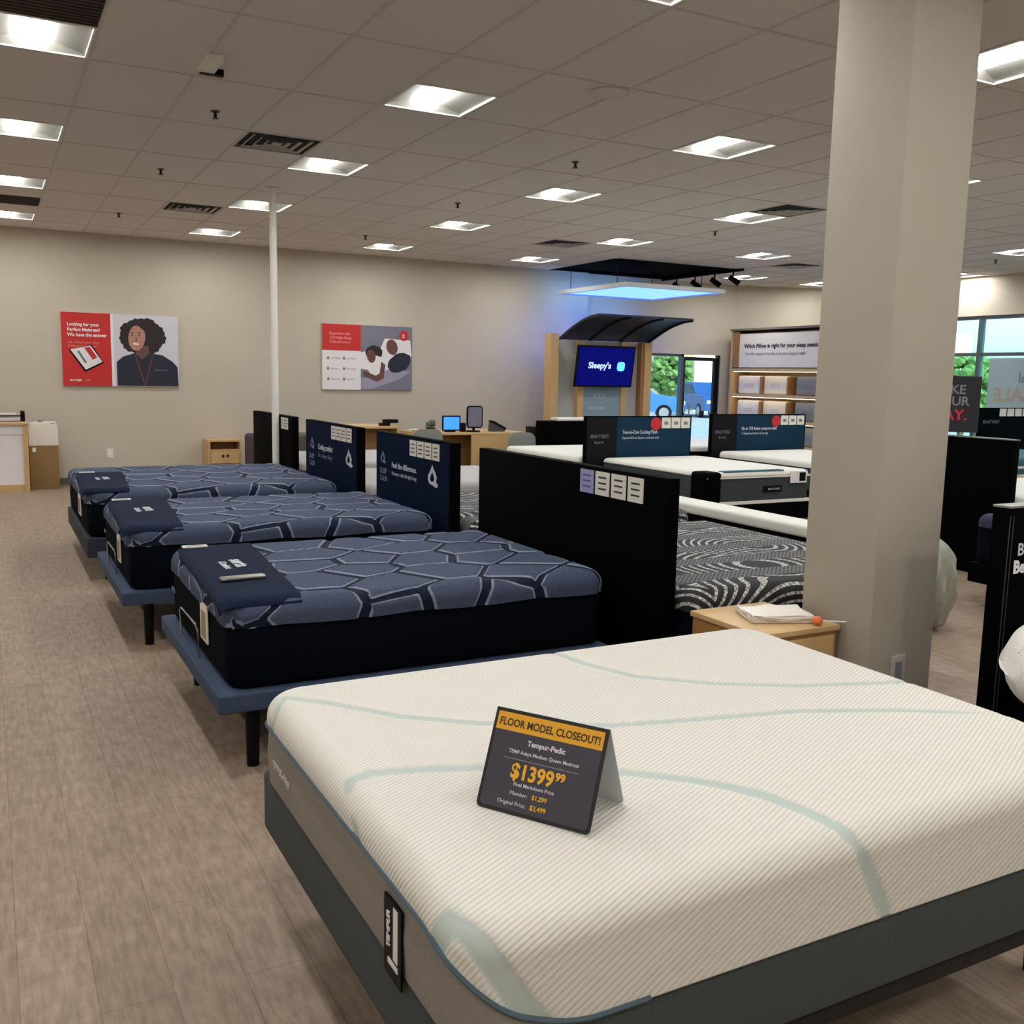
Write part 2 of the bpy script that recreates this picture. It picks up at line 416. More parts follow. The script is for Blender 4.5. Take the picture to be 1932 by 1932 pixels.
# recess box
rb = MB(); rb.box(RX0, RX1, RY0, YC, CEIL+.05, CEIL+.08); rb.box(RX0, RX1, YB-.02, YC, CEIL, CEIL+.08)
rb.box(RX0-.02, RX0, RY0, YB, CEIL-.01, CEIL+.08); rb.box(RX1, RX1+.02, RY0, YB, CEIL-.01, CEIL+.08); rb.box(RX0, RX1, RY0-.02, RY0, CEIL-.01, CEIL+.08)
struct(rb.build('trim_2', mat('black_recess', (8, 8, 10), 0.9, spec=0.05)))
# walls
struct(box('wall_back', WALL, XL, 9.95, YB, YB+.3, 0, CEIL+.3))
WZ0, WZ1 = 0.25, 2.22                 # back window and door opening x 11.45..13.25
bw = MB(); y0, y1 = YB+.12, YB+.3
bw.box(9.95, 11.45, y0, y1, 0, CEIL+.3); bw.box(13.28, 13.75, y0, y1, 0, CEIL+.3); bw.box(11.45, 13.28, y0, y1, WZ1, CEIL+.3); bw.box(11.45, 12.36, y0, y1, 0, .25)
struct(bw.build('wall_back_entrance', WALL))
dg_ = MB(); dg_.prism([(13.6, YB+.3), (13.6, YB+.12), (XR, 15.05), (XR+.2, 15.05)], CEIL+.3, Matrix.Identity(3), (0, 0, 0))
struct(dg_.build('wall_corner', WALL))
rw = MB(); ZT = 2.95
rw.box(XR, XR+.18, 8.0, 15.1, ZT, CEIL+.3); rw.box(XR, XR+.18, YF, 8.0, 0, CEIL+.3); rw.box(XR, XR+.18, 13.6, 15.1, 0, ZT); rw.box(XR, XR+.18, 8.0, 13.6, 0, .3)
struct(rw.build('wall_right', WALL))
struct(box('wall_left', WALL, XL-.2, XL, YF-.2, YB+.3, 0, CEIL+.3))
struct(box('wall_front', WALL, XL, XR+.18, YF-.2, YF, 0, CEIL+.3))
struct(box('baseboard_back', mat('grey_baseboard', (96, 90, 84), 0.6), XL, 9.95, YB-.012, YB, 0, .1))
# windows
FR = mat('anodised_frame', (96, 104, 108), 0.4, metal=0.6)
GL = glass_mat('window_glass', (0.74, 0.90, 0.98))
GLR = glass_mat('side_window_glass', (0.72, 0.96, 0.98))
wt = bpy.data.objects.new('window_1', None); COL.objects.link(wt); struct(wt); wt.location = (11.9, YB+.2, .25)
m = MB()
for x0, x1 in ((-.45, -.41), (.40, .46)): m.box(x0, x1, -.05, .05, 0, 1.97)
m.box(-.45, .46, -.05, .05, 1.92, 1.97); m.box(-.45, .46, -.05, .05, 0, .05)
m.build('window_frame', FR, wt); box('pane', GL, -.41, .40, -.004, .004, .05, 1.92, wt)
dt = bpy.data.objects.new('door_1', None); COL.objects.link(dt); struct(dt); dt.location = (12.82, YB+.2, 0)
m = MB(); m.box(-.46, -.40, -.03, .03, 0, 2.16); m.box(.34, .42, -.03, .03, 0, 2.16); m.box(-.4, .34, -.03, .03, 2.10, 2.17); m.box(-.4, .34, -.03, .03, 0, .14); m.box(.42, .46, -.05, .05, 0, 2.22)
m.build('door_frame', mat('dark_door_frame', (26, 30, 32), 0.4, metal=0.4), dt); box('pane', GL, -.40, .34, -.004, .004, .14, 2.10, dt)
MB().tube([(-.3, -.08, .95), (-.3, -.08, 1.25)], .012).tube([(-.3, -.08, .97), (-.3, -.03, .97)], .01).tube([(-.3, -.08, 1.23), (-.3, -.03, 1.23)], .01).build('door_handle', SILVER, dt)
w2 = bpy.data.objects.new('window_2', None); COL.objects.link(w2); struct(w2); w2.location = (XR+.09, 8.0, .3)
m = MB()
for y in (0, .95, 1.85, 2.75, 3.68, 4.6, 5.54): m.box(-.06, .06, y, y+.06, 0, ZT-.3)
for z in (0, 1.94, ZT-.36): m.box(-.055, .055, 0, 5.6, z, z+.06)
m.build('window_frame', FR, w2); box('pane', GLR, -.004, .004, .03, 5.57, .03, ZT-.33, w2)

# column and pipe
cl = box('support_column', COLP, 3.36, 3.765, 2.906, 3.318, 0, CEIL, bev=.004, seg=2)
cl['kind'] = 'structure'; cl.name = 'trim_3'
ot = thing('wall_outlet', 'grey outlet plate low on the beige square column', 'outlet', (3.50, 2.906, .35))
box('plate', mat('outlet_grey', (178, 170, 160), 0.5), 0, .09, -.008, 0, 0, .15, ot, bev=.003); box('socket', GREYP, .025, .065, -.011, -.007, .03, .12, ot)
ot = thing('wall_outlet', 'cream outlet plate low on the back wall left of the pipe', 'outlet', (1.54, YB, .38))
box('plate', CARD, 0, .09, -.008, 0, 0, .14, ot, bev=.003); box('socket', WHITEP, .025, .065, -.011, -.007, .03, .11, ot)
pp = thing('support_pipe', 'slim white round pipe running from floor to ceiling behind the navy beds', 'pipe', (2.785, 10.69, 0))
MB().cyl((0, 0, 0), (0, 0, CEIL-.005), .038, n=20).build('shaft', TRIMW, pp, smooth=True)
MB().cyl((0, 0, CEIL-.03), (0, 0, CEIL-.004), .07, n=20).build('ceiling_flange', TRIMW, pp, smooth=True)

# ------------------------------------------------------------------ ceiling lights
LENSM = mat('lit_lens', (255, 252, 244), 0.4, emit=LENS_E, ecol=(252, 254, 252))
REFL = mat('white_reflector', (122, 119, 113), 0.6)
def troffer_parts(root):
    m = MB()
    for s in (-1, 1):
        # side panels slope from the lens up to the rim
        v = [m.bm.verts.new(c) for c in ((s*.10, -.29, .055), (s*.10, .29, .055), (s*.30, .29, .012), (s*.30, -.29, .012))]
        m.bm.faces.new(v)
        v = [m.bm.verts.new(c) for c in ((-.30, s*.30, .004), (.30, s*.30, .004), (.30, s*.25, .05), (-.30, s*.25, .05))]
        m.bm.faces.new(v)
    m.build('reflector', REFL, root)
    m = MB(); t = .325
    for s in (-1, 1):
        m.box(min(s*.30, s*t), max(s*.30, s*t), -t, t, -.004, .02); m.box(-.30, .30, min(s*.30, s*t), max(s*.30, s*t), -.004, .02)
    m.box(-t, t, -t, t, .095, .1)
    for s in (-1, 1):
        m.box(min(s*.315, s*t), max(s*.315, s*t), -t, t, .02, .095); m.box(-t, t, min(s*.315, s*t), max(s*.315, s*t), .02, .095)
    m.build('housing', TRIMW, root)
    m = MB(); n = 10; ys_ = (-.27, .27)
    ring = [[m.bm.verts.new((math.cos(PI+PI*k/n)*.092, y, .052+math.sin(PI+PI*k/n)*.034)) for k in range(n+1)] for y in ys_]
    for k in range(n): m.bm.faces.new((ring[0][k], ring[1][k], ring[1][k+1], ring[0][k+1]))
    m.bm.faces.new(ring[0][::-1]); m.bm.faces.new(ring[1])
    m.build('lens', LENSM, root)
rown = {-5: 'row beyond the left wall poster', -2: 'row just outside the left edge', 0: 'row at the left edge', 2: 'row over the navy beds', 5: 'row right of the pipe', 8: 'row pointing at the dark recess', 10: 'row left of the square column', 13: 'row behind the square column'}
ordn = ['nearest back wall', 'second from back wall', 'third from back wall', 'fourth from back wall', 'fifth from back wall', 'sixth from back wall', 'seventh from back wall', 'eighth from back wall']
proto = None
def copy_tree(o, parent=None):
    c = o.copy(); COL.objects.link(c); c.parent = parent
    for ch in o.children: copy_tree(ch, c)
    return c
for (x, y) in lights:
    if proto is None:
        proto = o = thing('ceiling_light', '', 'ceiling light'); troffer_parts(proto)
    else: o = copy_tree(proto)
    o.location = (x, y, CEIL)
    if (x, y) == (12.695, 14.485): lb = 'lit square ceiling light partly behind the black track spotlights'
    elif (x, y) == (14.645, 14.485): lb = 'sliver of a lit ceiling light at the left edge of the square column'
    elif (x, y) == (15.295, 11.885): lb = 'small lit ceiling light right of the column near the front window wall'
    else:
        k = LY[::-1].index(min(LY, key=lambda t: abs(t-y)))
        lb = 'square ceiling light, %s, %s' % (ordn[k], rown[min(rown, key=lambda t: abs(t-x))])
    setp(o, lb, 'ceiling light', 'square recessed ceiling lights')

# vents
def vent(x, y, label, dark=False):
    t = thing('ceiling_vent', label, 'vent', (x, y, CEIL), group='square ceiling vents')
    m = MB(); m.box(-.325, .325, -.325, .325, .03, .04); m.build('duct', mat('duct_black', (16, 16, 16), 0.8), t)
    if dark:
        m = MB()
        for s in (-1, 1):
            m.box(min(s*.31, s*.325), max(s*.31, s*.325), -.325, .325, -.004, .05); m.box(-.31, .31, min(s*.31, s*.325), max(s*.31, s*.325), -.004, .05)
        for k in range(12): m.box(-.31, .31, -.30+k*.052, -.285+k*.052, 0, .03)
        m.build('grille', mat('dark_grille', (66, 60, 54), 0.7), t); return
    m = MB()
    for q in (-1, 1):
        m.box(min(q*.30, q*.325), max(q*.30, q*.325), -.325, .325, -.004, .006); m.box(-.30, .30, min(q*.30, q*.325), max(q*.30, q*.325), -.004, .006)
    m.build('frame', mat('vent_grey', (168, 162, 154), 0.5), t)
    for r in (.245, .165, .09):
        m = MB()
        for a in range(4):
            B = Matrix.Rotation(PI/2*a, 3, 'Z')
            v = [m.bm.verts.new(B @ Vector(c)) for c in ((-r-.012, -r-.012, -.006), (r+.012, -r-.012, -.006), (r-.012, -r+.012, .004), (-r+.012, -r+.012, .004))]
            m.bm.faces.new(v)
        m.build('louver', mat('vent_grey', (168, 162, 154), 0.5), t)
    box('centre_plate', mat('vent_grey', (168, 162, 154), 0.5), -.04, .04, -.04, .04, -.004, .002, t)
vl = ['square louvered vent beside the light above the white pipe', 'square louvered vent nearest the back wall, left of the white pipe', 'square louvered vent touching a light left of the square column', 'small dark louvered vent in front of the dark ceiling recess', 'distant dark vent just left of the square column, near the track spotlights']
for (x, y), l in zip(vents, vl): vent(x, y, l)
rl = ['dark return grille at the top left corner, its right end', 'dark return grille at the top left corner, middle section', 'dark return grille at the top left corner, left section', 'dark return grille section nearest the camera at the top left', 'dark return grille section nearest the camera, outside the left edge', 'dark return grille strip at left edge between the two last lights', 'dark return grille strip beyond the left frame edge near the back wall']
for (x, y), l in zip(returns, rl): vent(x, y, l, True)
# sprinklers
sp = [((1.62, 7.85), 'dark sprinkler head nearest the camera, above the first louvered vent'), ((1.60, 10.33), 'dark sprinkler head between the two left vents'), ((1.57, 13.48), 'dark sprinkler head left of the last left vent near the back wall'),
      ((4.80, 7.83), 'dark sprinkler head in the ceiling centre, beside the row right of the pipe'), ((4.81, 10.37), 'dark sprinkler head behind the second light of the middle row'), ((4.83, 13.5), 'dark sprinkler head by the light nearest the back wall, mid ceiling'),
      ((8.5, 10.33), 'dark sprinkler head below the vent left of the square column'), ((13.82, 10.08), 'dark sprinkler head right of the square column near the window wall')]
sproot = None
for (x, y), l in sp:
    if sproot is None:
        sproot = o = thing('sprinkler_head', l, 'sprinkler', group='ceiling sprinklers')
        MB().cyl((0, 0, -.006), (0, 0, 0), .035, n=16).build('escutcheon', mat('bronze', (84, 76, 66), 0.5, metal=.5), o)
        MB().cyl((0, 0, -.05), (0, 0, -.006), .012, n=10).cyl((0, 0, -.055), (0, 0, -.05), .024, n=12).build('head', BLACKM, o)
    else: o = copy_tree(sproot)
    o.location = (x, y, CEIL); setp(o, l, 'sprinkler', 'ceiling sprinklers')
o = thing('ceiling_sensor', 'small white box fixed to the ceiling at upper left, black edge behind', 'sensor', (1.30, 6.48, CEIL))
box('housing', TRIMW, 0, .10, 0, .33, -.035, 0, o, bev=.005); box('back_plate', BLACK, .01, .16, .30, .345, -.04, 0, o)
o = thing('ceiling_speaker', 'round flush speaker ring in the ceiling above the right lights', 'speaker', (3.84, 5.85, CEIL))
MB().cyl((0, 0, -.008), (0, 0, 0), .13, n=32).build('grille', TILE, o)
m = MB(); n = 32
for k in range(n):
    a0, a1 = 2*PI*k/n, 2*PI*(k+1)/n
    v = [m.bm.verts.new((math.cos(a)*r, math.sin(a)*r, -.010)) for a, r in ((a0, .12), (a1, .12), (a1, .137), (a0, .137))]
    m.bm.faces.new(v)
m.build('rim', TBAR, o)

# ------------------------------------------------------------------ near white bed
WX0, WX1, WY0, WY1 = 0.69, 2.65, 1.43, 2.905
cx, cy = (WX0+WX1)/2, (WY0+WY1)/2
bs = thing('bed_base', 'charcoal heather upholstered base under the near white mattress', 'bed base', (cx, cy, 0))
hx, hy = (WX1-WX0)/2, (WY1-WY0)/2
MB().box(-hx+.01, hx-.03, -hy+.012, hy-.012, .29, .478, bev=.018, seg=3).build('upholstered_frame', CHAR, bs, smooth=True)
box('underside_box', mat('dark_underlay', (26, 20, 16), .9), -hx+.30, hx-.07, -hy+.035, hy-.05, .232, .29, bs)  # dark inset box, gives a dark strip just below the upholstered frame
for i, (sx_, sy_) in enumerate(((-1, -1), (1, -1), (-1, 1), (1, 1))):
    MB().cyl((sx_*(hx-.22)+(.20 if sx_ > 0 else 0), sy_*(hy-.17), 0), (sx_*(hx-.22)+(.20 if sx_ > 0 else 0), sy_*(hy-.17), .275), .024, .032).build('leg', BLACK, bs, smooth=True)
CUR = [[(.679, 2.75, .65), (.679, 2.709, .70), (.743, 2.772, .735), (.842, 2.674, .735), (.983, 2.484, .735), (1.163, 2.339, .735), (1.492, 2.167, .735), (1.723, 2.106, .735), (2.058, 2.033, .735), (2.356, 1.904, .735), (2.65, 1.722, .72)],
       [(.69, 1.99, .66), (.66, 2.035, .70), (.686, 2.092, .735), (.722, 2.131, .735), (.779, 2.139, .735), (.904, 2.107, .735), (1.027, 2.06, .735), (1.334, 1.885, .735), (1.459, 1.773, .735), (1.571, 1.64, .735), (1.62, 1.55, .73), (1.65, 1.46, .70), (1.70, 1.43, .62), (1.772, 1.43, .491)],
       [(1.686, 2.933, .70), (1.718, 2.874, .735), (1.742, 2.702, .735), (1.821, 2.505, .735), (2.013, 2.338, .735), (2.233, 2.213, .735), (2.493, 2.124, .735), (2.66, 2.08, .735)],
       [(.69, 1.54, .66), (.70, 1.53, .70), (.715, 1.49, .70), (.735, 1.46, .68), (.785, 1.43, .60), (.86, 1.43, .49)]]
CUR = [[Vector((a-cx, b-cy, c)) for a, b, c in k] for k in CUR]
def segd(p, a, b):
    ab = b-a; t = max(0, min(1, (p-a).dot(ab)/max(ab.length_squared, 1e-9))); return (p-a-ab*t).length
CW = [.013, .017, .013, .024]
def ribbon(x, y, z):
    p = Vector((x, y, z)); best = 1
    for k, wd in zip(CUR, CW):
        for a, b in zip(k, k[1:]):
            if abs(p.x-a.x) > .5 and abs(p.x-b.x) > .5: continue
            d = segd(p, a, b); best = min(best, max(0, min(1, (d-wd)/.006)))
    return best
def seam_z(x, y):
    # seam height round the mattress: high at the foot end, dropping to the base along both sides
    v = y+hy
    t = ((x+hx)+(.20-min(v, .20)))/.50 if y < 0 else (x+hx)/.40
    if t >= 1: return .484
    t = max(0, t); s = t*t*(3-2*t)
    return .655*(1-s)+.484*s
mt = thing('mattress', 'thick white ribbed knit mattress with pale green ribbon curves, nearest the camera', 'mattress', (cx, cy, 0))
prof = mprof(.745, .060, .49, hy, step=.011, side=.012, nround=10)
nside = [i for i, (d, z) in enumerate(prof) if d == 0 and z < .66-0.0]
def wz(x, y, z, d):
    # the near side droops softly, the other sides stay crisp
    near = max(0, min(1, (-y-hy+.30)/.30)); near = near*near*(3-2*near)
    z = z-.004-.030*near
    if d == 0:
        z_hi = .745-.060-.004-.030*near-.004
        sz = seam_z(x, y); t = (z_hi-min(z, z_hi))/(z_hi-.455); z = z_hi-t*(z_hi-sz) if z < z_hi else z
    return z
me = shell(hx, hy, .13, prof, n_arc=26, n_sx=150, n_sy=100, zfun=wz, edge=ribbon, dz=lambda e: -.003*(1-e), name='knit_cover')
RIB = rib_mat(); link('knit_cover', me, RIB, mt, smooth=True)
# grey border from the seam down to the base
f = outline(hx, hy, .13, 16, 60, 50)
vs, fs = [], []
P0 = f(.006)
for (x, y) in P0: vs.append((x, y, seam_z(x, y)+.004))
for (x, y) in f(.0): vs.append((x, y, max(.481, (seam_z(x, y)*.5+.241))))
for (x, y) in f(.006): vs.append((x, y, .479))
n = len(P0)
for k in range(2):
    for i in range(n): fs.append((k*n+i, k*n+(i+1) % n, (k+1)*n+(i+1) % n, (k+1)*n+i))
me = bpy.data.meshes.new('border'); me.from_pydata(vs, [], fs); link('border', me, GREYB, mt, smooth=True)
m = MB(); pts = [(x, y, seam_z(x, y)+.002) for x, y in f(-.001) if x < -hx+.42]
m.tube(pts, .006, 6); m.build('piping', PIPE, mt, smooth=True)
lettering('TEMPUR-Adapt', .030, mat('silver_lettering', (196, 190, 182), .5), mt, (-hx-.002, 2.72-cy, .555), FX, bold=.001, sx=.9)
tg = box('care_tag', BLACK, -hx-.006, -hx-.001, 1.705-cy, 1.80-cy, .455, .628, mt)
box('white_bar', WHITEP, -hx-.0075, -hx-.006, 1.722-cy, 1.745-cy, .505, .62, tg)
box('white_corner', WHITEP, -hx-.0075, -hx-.006, 1.722-cy, 1.775-cy, .485, .497, tg)
lettering('TEMPUR', .022, WHITEP, tg, (-hx-.0075, 1.765-cy, .52), FX @ Matrix.Rotation(PI/2, 3, 'Z'), bold=.001)
# tent sign
t = thing('price_sign', 'black and yellow folded floor model closeout tent sign standing on the white mattress', 'sign', (.930, 1.868, .7412))
e1 = Vector((.150, -.238, 0)).normalized(); nn = Vector((-e1.y, e1.x, 0)); nn = nn if nn.x > 0 else -nn
H, Dp = .205, .092; W_ = .282
up = (nn*Dp+Vector((0, 0, H))); hl = up.length; up.normalize()
out = e1.cross(up)
B = Matrix((e1, up, out)).transposed()
def rrect(x0, x1, y0, y1, r, n=5, corners=(1, 1, 1, 1)):
    P = []
    for k, (cx_, cy_, t0) in enumerate(((x1-r, y0+r, -PI/2), (x1-r, y1-r, 0), (x0+r, y1-r, PI/2), (x0+r, y0+r, PI))):
        if not corners[k]: P.append(((x1, y0), (x1, y1), (x0, y1), (x0, y0))[k]); continue
        for i in range(n+1): P.append((cx_+r*math.cos(t0+PI/2*i/n), cy_+r*math.sin(t0+PI/2*i/n)))
    return P
MB().prism(rrect(0, W_, 0, hl, .012, corners=(1, 0, 0, 1)), .003, B, (0, 0, 0)).build('front_board', mat('sign_black', (22, 20, 22), .5), t)
MB().prism(rrect(.008, W_-.008, .008, hl-.008, .008), .0006, B, out*.003).build('printed_face', mat('sign_slate', (58, 56, 68), .5), t)
MB().prism([(.008, hl-.048), (W_-.008, hl-.048), (W_-.008, hl-.008), (.008, hl-.008)], .0006, B, out*.0037).build('yellow_band', mat('sign_yellow', (226, 164, 34), .5), t)
up2 = (-nn*Dp+Vector((0, 0, H))).normalized(); B2 = Matrix((e1, up2, e1.cross(up2))).transposed()
MB().prism(rrect(0, W_, 0, hl, .012, corners=(1, 0, 0, 1)), -.002, B2, nn*Dp*2).build('back_board', mat('sign_back', (206, 212, 216), .5), t)
YEL = mat('sign_gold', (232, 172, 40), .5); SW = mat('sign_white', (214, 208, 216), .5)
def sgn(txt, size, m_, u, v, bold=0, sx_=1, al='CENTER'):
    lettering(txt, size, m_, t, tuple(e1*u+up*v+out*.0046), B, bold=bold, align=al, sx=sx_, extr=.0002)
sgn('FLOOR MODEL CLOSEOUT!', .0235, mat('sign_ink', (60, 44, 16), .5), W_/2, hl-.037, .0006, .86)
sgn('Tempur-Pedic', .0165, SW, W_/2+.002, hl-.073, .0005)
sgn('TEMP-Adapt Medium Queen Mattress', .0115, SW, W_/2, hl-.094, 0.0001, .98)
MB().prism([(.045, .118), (W_-.05, .118), (W_-.05, .1186), (.045, .1186)], .0004, B, out*.0040).build('rule_line', SW, t)
sgn('$1399', .046, YEL, W_/2-.018, .078, .0014, .92); sgn('99', .024, YEL, W_/2+.050, .093, .0009)
sgn('Final Markdown Price', .0115, SW, W_/2-.008, .062, 0.0001)
sgn('Member:', .0125, SW, W_/2-.018, .042, 0, 1, 'RIGHT'); sgn('$1,299', .0135, YEL, W_/2-.008, .042, .0003, 1, 'LEFT')
sgn('Original Price:', .0125, SW, W_/2-.018, .020, 0, 1, 'RIGHT'); sgn('$2,499', .0145, YEL, W_/2-.008, .020, .0003, 1, 'LEFT')

# ------------------------------------------------------------------ navy beds
NX0, NX1 = 0.84, 2.755
nhx = (NX1-NX0)/2; nhy = .735
def pcell():
    rnd = random.Random(5); S = []
    for i in range(-7, 9):
        for j in range(-6, 9):
            S.append(((i-.5)*.27+rnd.uniform(-.085, .085)+.13*(j % 2), (j-.5)*.25+rnd.uniform(-.075, .075)))
    return S
SEEDS = pcell()
def poly_edge(x, y, z):
    # unfold the side on to the plan so that the pattern runs down over the edge
    dn = max(0, .735-.03-z)
    X = x + (dn if x > nhx-.03 else -dn if x < -nhx+.03 else 0); Y = y + (dn if y > nhy-.03 else -dn if y < -nhy+.03 else 0)
    c, s_ = math.cos(-.5), math.sin(-.5)
    U, V = (X*c-Y*s_)*.68, (X*s_+Y*c)*.88
    a = b = 9; pa = pb = None
    for s in SEEDS:
        dx, dy = s[0]-U, s[1]-V
        if abs(dx) > .6 or abs(dy) > .6: continue
        d = dx*dx+dy*dy
        if d < a: b, pb = a, pa; a, pa = d, s
        elif d < b: b, pb = d, s
    ln = math.hypot(pa[0]-pb[0], pa[1]-pb[1])
    e = (b-a)/(2*ln)
    sl = abs(pa[0]-pb[0])/ln              # wide channels where two panels meet end to end
    k = .0125 if sl < .6 else .021
    return max(0, min(1, e/(k*2.0)))
QUILT = quilt_mat('navy_quilt', (20, 29, 50), (73, 84, 108), (138, 148, 168))
pr = mprof(.735, .065, .635, nhy, step=.011, side=.011, nround=8)
def nz(x, y, z, d):
    if d <= 0.0001 and z < .66:
        z = z - .012*(abs(math.sin(5.1*(x+.7*y))))*(.66-z)/.03
    if d < .065: return z
    return z
def ndisp(e): s = max(0, min(1, (e-.25)/.5)); return .011*s*s*(3-2*s)-.004
qme = shell(nhx, nhy, .10, pr, n_arc=12, n_sx=150, n_sy=120, zfun=nz, edge=poly_edge, dz=ndisp, name='quilted_cover')
qme.materials.append(QUILT)
for p_ in qme.polygons: p_.use_smooth = True
bprof = [(.02, .655), (.008, .63), (.004, .50), (.008, .38), (.02, .364)]
sme = shell(nhx, nhy, .10, bprof, n_arc=8, n_sx=20, n_sy=16, cap_top=True, bottom=True, name='border'); sme.materials.append(NAVYSIDE)
for p_ in sme.polygons[:-0 or None]: p_.use_smooth = True
def navy_mattress(x0, y0, w_, label, z=0):
    t = thing('mattress', label, 'mattress', ((x0+2.735)/2, y0+w_/2, z), group='navy geometric quilted mattresses')
    t.scale = ((2.735-x0)/(2*nhx), w_/(2*nhy), 1)
    link('quilted_cover', qme, None, t); o = link('border', sme, None, t)
    tg = box('document_sleeve', CARD, -nhx-.006, -nhx+.0005, -.52+.31-.10, -.52+.31+.16-.10, .46, .635, t)
    tg.location = (0, 0, 0)
    box('sleeve_insert', mat('kraft', (150, 132, 104), .6), -nhx-.008, -nhx-.005, -.28, -.185, .475, .60, tg)
    lettering('serta', .05, BTXT, t, (-nhx-.004, .66, .52), FX, bold=.001)
    return t
def navy_base(x0, y0, y1, zb, label, m_=BASEBLUE, hb=.358, lip=.05):
    t = thing('bed_base', label, 'bed base', (x0-lip, y0-lip*.6, 0), group='low upholstered adjustable bases')
    L_ = 2.735-x0+lip; W2 = y1-y0+lip*1.2
    MB().box(0, L_, 0, W2, zb, hb, bev=.014, seg=3).build('upholstered_deck', m_, t, smooth=True)
    for lx in (.16, L_-.25):
        for ly in (.10, W2-.2): MB().cyl((lx, ly, 0), (lx, ly, zb+.01), .027, .033).build('leg', BLACK, t, smooth=True)
    if zb > .2: MB().tube([(.035, W2*.40, hb), (.03, W2*.40, hb+.13), (.03, W2*.43, hb+.15), (.03, W2*.68, hb+.15), (.03, W2*.71, hb+.13), (.035, W2*.71, hb)], .005, 8).build('mattress_retainer', SILVER, t, smooth=True)
    return t
def foot_pad(x0, y0, zt, label, rot=0):
    # thin padded cover laid over the foot end, following the rounding of the mattress
    t = thing('foot_pad', label, 'foot protector', (x0, y0, 0), group='navy pads over the mattress foot ends')
    path = []
    re = .07
    for k in range(5): a = PI/2*(.42+.58*k/4); path.append((re-re*math.cos(a)+.004, .672+(re+.005)*math.sin(a)))
    for k in range(1, 12): path.append((re+k*.30/11, .747))
    vs, fs = [], []
    n = len(path); ny = 30
    ya, yb = .012, 1.40
    for j in range(ny+1):
        y = ya+(yb-ya)*j/ny
        for i, (x, z) in enumerate(path):
            sh = .05*(j/ny)*max(0, x)/.37+ (-.02 if j < 2 else 0)*0
            q = max(0, .068-y)/.068; vs.append((x+sh-.05*(1-j/ny), y, z-.068*(1-math.sqrt(max(0, 1-q*q)))+.0015*math.sin(9*y+x*14)))
    for j in range(ny):
        for i in range(n-1): fs.append((j*n+i, j*n+i+1, (j+1)*n+i+1, (j+1)*n+i))
    me = bpy.data.meshes.new('pad'); me.from_pydata(vs, [], fs)
    bm = bmesh.new(); bm.from_mesh(me); bmesh.ops.recalc_face_normals(bm, faces=bm.faces); bmesh.ops.solidify(bm, geom=bm.faces, thickness=-.004); bm.to_mesh(me); bm.free()
    link('pad', me, NAVYPAD, t, smooth=True)
    # printed on top: text baseline along -y, reading from the foot
    BT = Matrix(((0, 1, 0), (-1, 0, 0), (0, 0, 1)))
    lettering('serta', .10, LTXT, t, (.20, .92, .7535), BT, bold=.003)
    lettering('iComfort', .05, LTXT, t, (.14, .88, .7535), BT, bold=.002)
    MB().box(.06, .37, .455, .462, .748, .7525).build('stitched_fold', mat('navy_seam', (14, 18, 30), .8), t)
    o = thing('leaflet', label.replace('navy pad over the foot end of the navy mattress', 'white folded card on the pad of the navy mattress'), 'card', (x0+.05, y0+1.33, .7535), group='white cards on the foot pads')
    box('sheet', CARD, 0, .13, 0, .055, 0, .006, o); box('printed_line', INK, .02, .11, .02, .03, .006, .007, o)
    return t
BEDS = [(.84, 4.03, 1.47, .275, 'nearest the camera'), (.715, 6.20, 1.47, .275, 'second from the camera'), (.66, 8.32, 2.06, .2, 'farthest from the camera')]
for x0, y0, w_, zb, wd in BEDS:
    navy_base(x0, y0, y0+w_, zb, 'low %s bed base of the navy bed %s' % ('dark slate' if zb == .2 else 'slate blue', wd), BASEBLUE if zb != .2 else mat('dark_slate_base', (34, 40, 54), .85, .15, 100), lip=.05 if zb != .2 else .012)
    navy_mattress(x0, y0, w_, 'navy geometric quilted mattress, %s' % wd)
    foot_pad(x0, y0, .735, 'navy pad over the foot end of the navy mattress %s' % wd)
r = thing('remote_control', 'slim silver and black remote lying on the pad of the nearest navy mattress', 'remote control', (.93, 4.36, .7535), rz=0)
MB().box(0, .045, 0, .02, 0, .001).build('sole', BLACK, r)
r.children[0].name = 'sole'
MB().box(-.005, .05, -.005, .20, .001, .016, bev=.006).build('body', SILVER, r, smooth=True)
r.rotation_euler = (0, 0, -PI/2+.05); r.location = (.90, 4.47, .7535)

# ------------------------------------------------------------------ head panels of the left row
PX = 2.835; PT = .07
def card_row(t, n, w_, x, y_right, z0, z1, first=CARDV):
    gap = .018
    for k in range(n):
        y1 = y_right+(n-1-k)*(w_+gap)+w_; y0_ = y1-w_
        c = box('price_card', first if k == 0 else CARD, x-.004, x, y0_, y1, z0, z1, t)
        for q in range(3): box('print', INK if k else mat('violet_ink', (84, 86, 150), .6), x-.0052, x-.004, y0_+w_*.22, y1-w_*.22, z1-.035-q*.03, z1-.026-q*.03, c)
def ring_shape(pts, th): return pts
def logo_drop(t, y, z, s, m_):
    # seated droplet-shaped figure: closed outline with a hollow and a small foot
    o = [(0, 1.0), (.12, .72), (.30, .45), (.42, .12), (.36, -.2), (.5, -.30), (.55, -.5), (.35, -.62), (.05, -.5), (-.25, -.42), (-.42, -.15), (-.40, .15), (-.25, .45), (-.1, .75)]
    MB().prism([(a*s*1.9, b*s) for a, b in o], .0015, FX, (PX-.0022, y, z)).build('emblem', m_, t)
    o = [(.02, .45), (.14, .2), (.2, 0), (.12, -.2), (-.05, -.25), (-.2, -.1), (-.15, .15)]
    MB().prism([(a*s*1.9, b*s) for a, b in o], .0015, FX, (PX-.0035, y, z)).build('emblem_hollow', NAVYLAM, t)
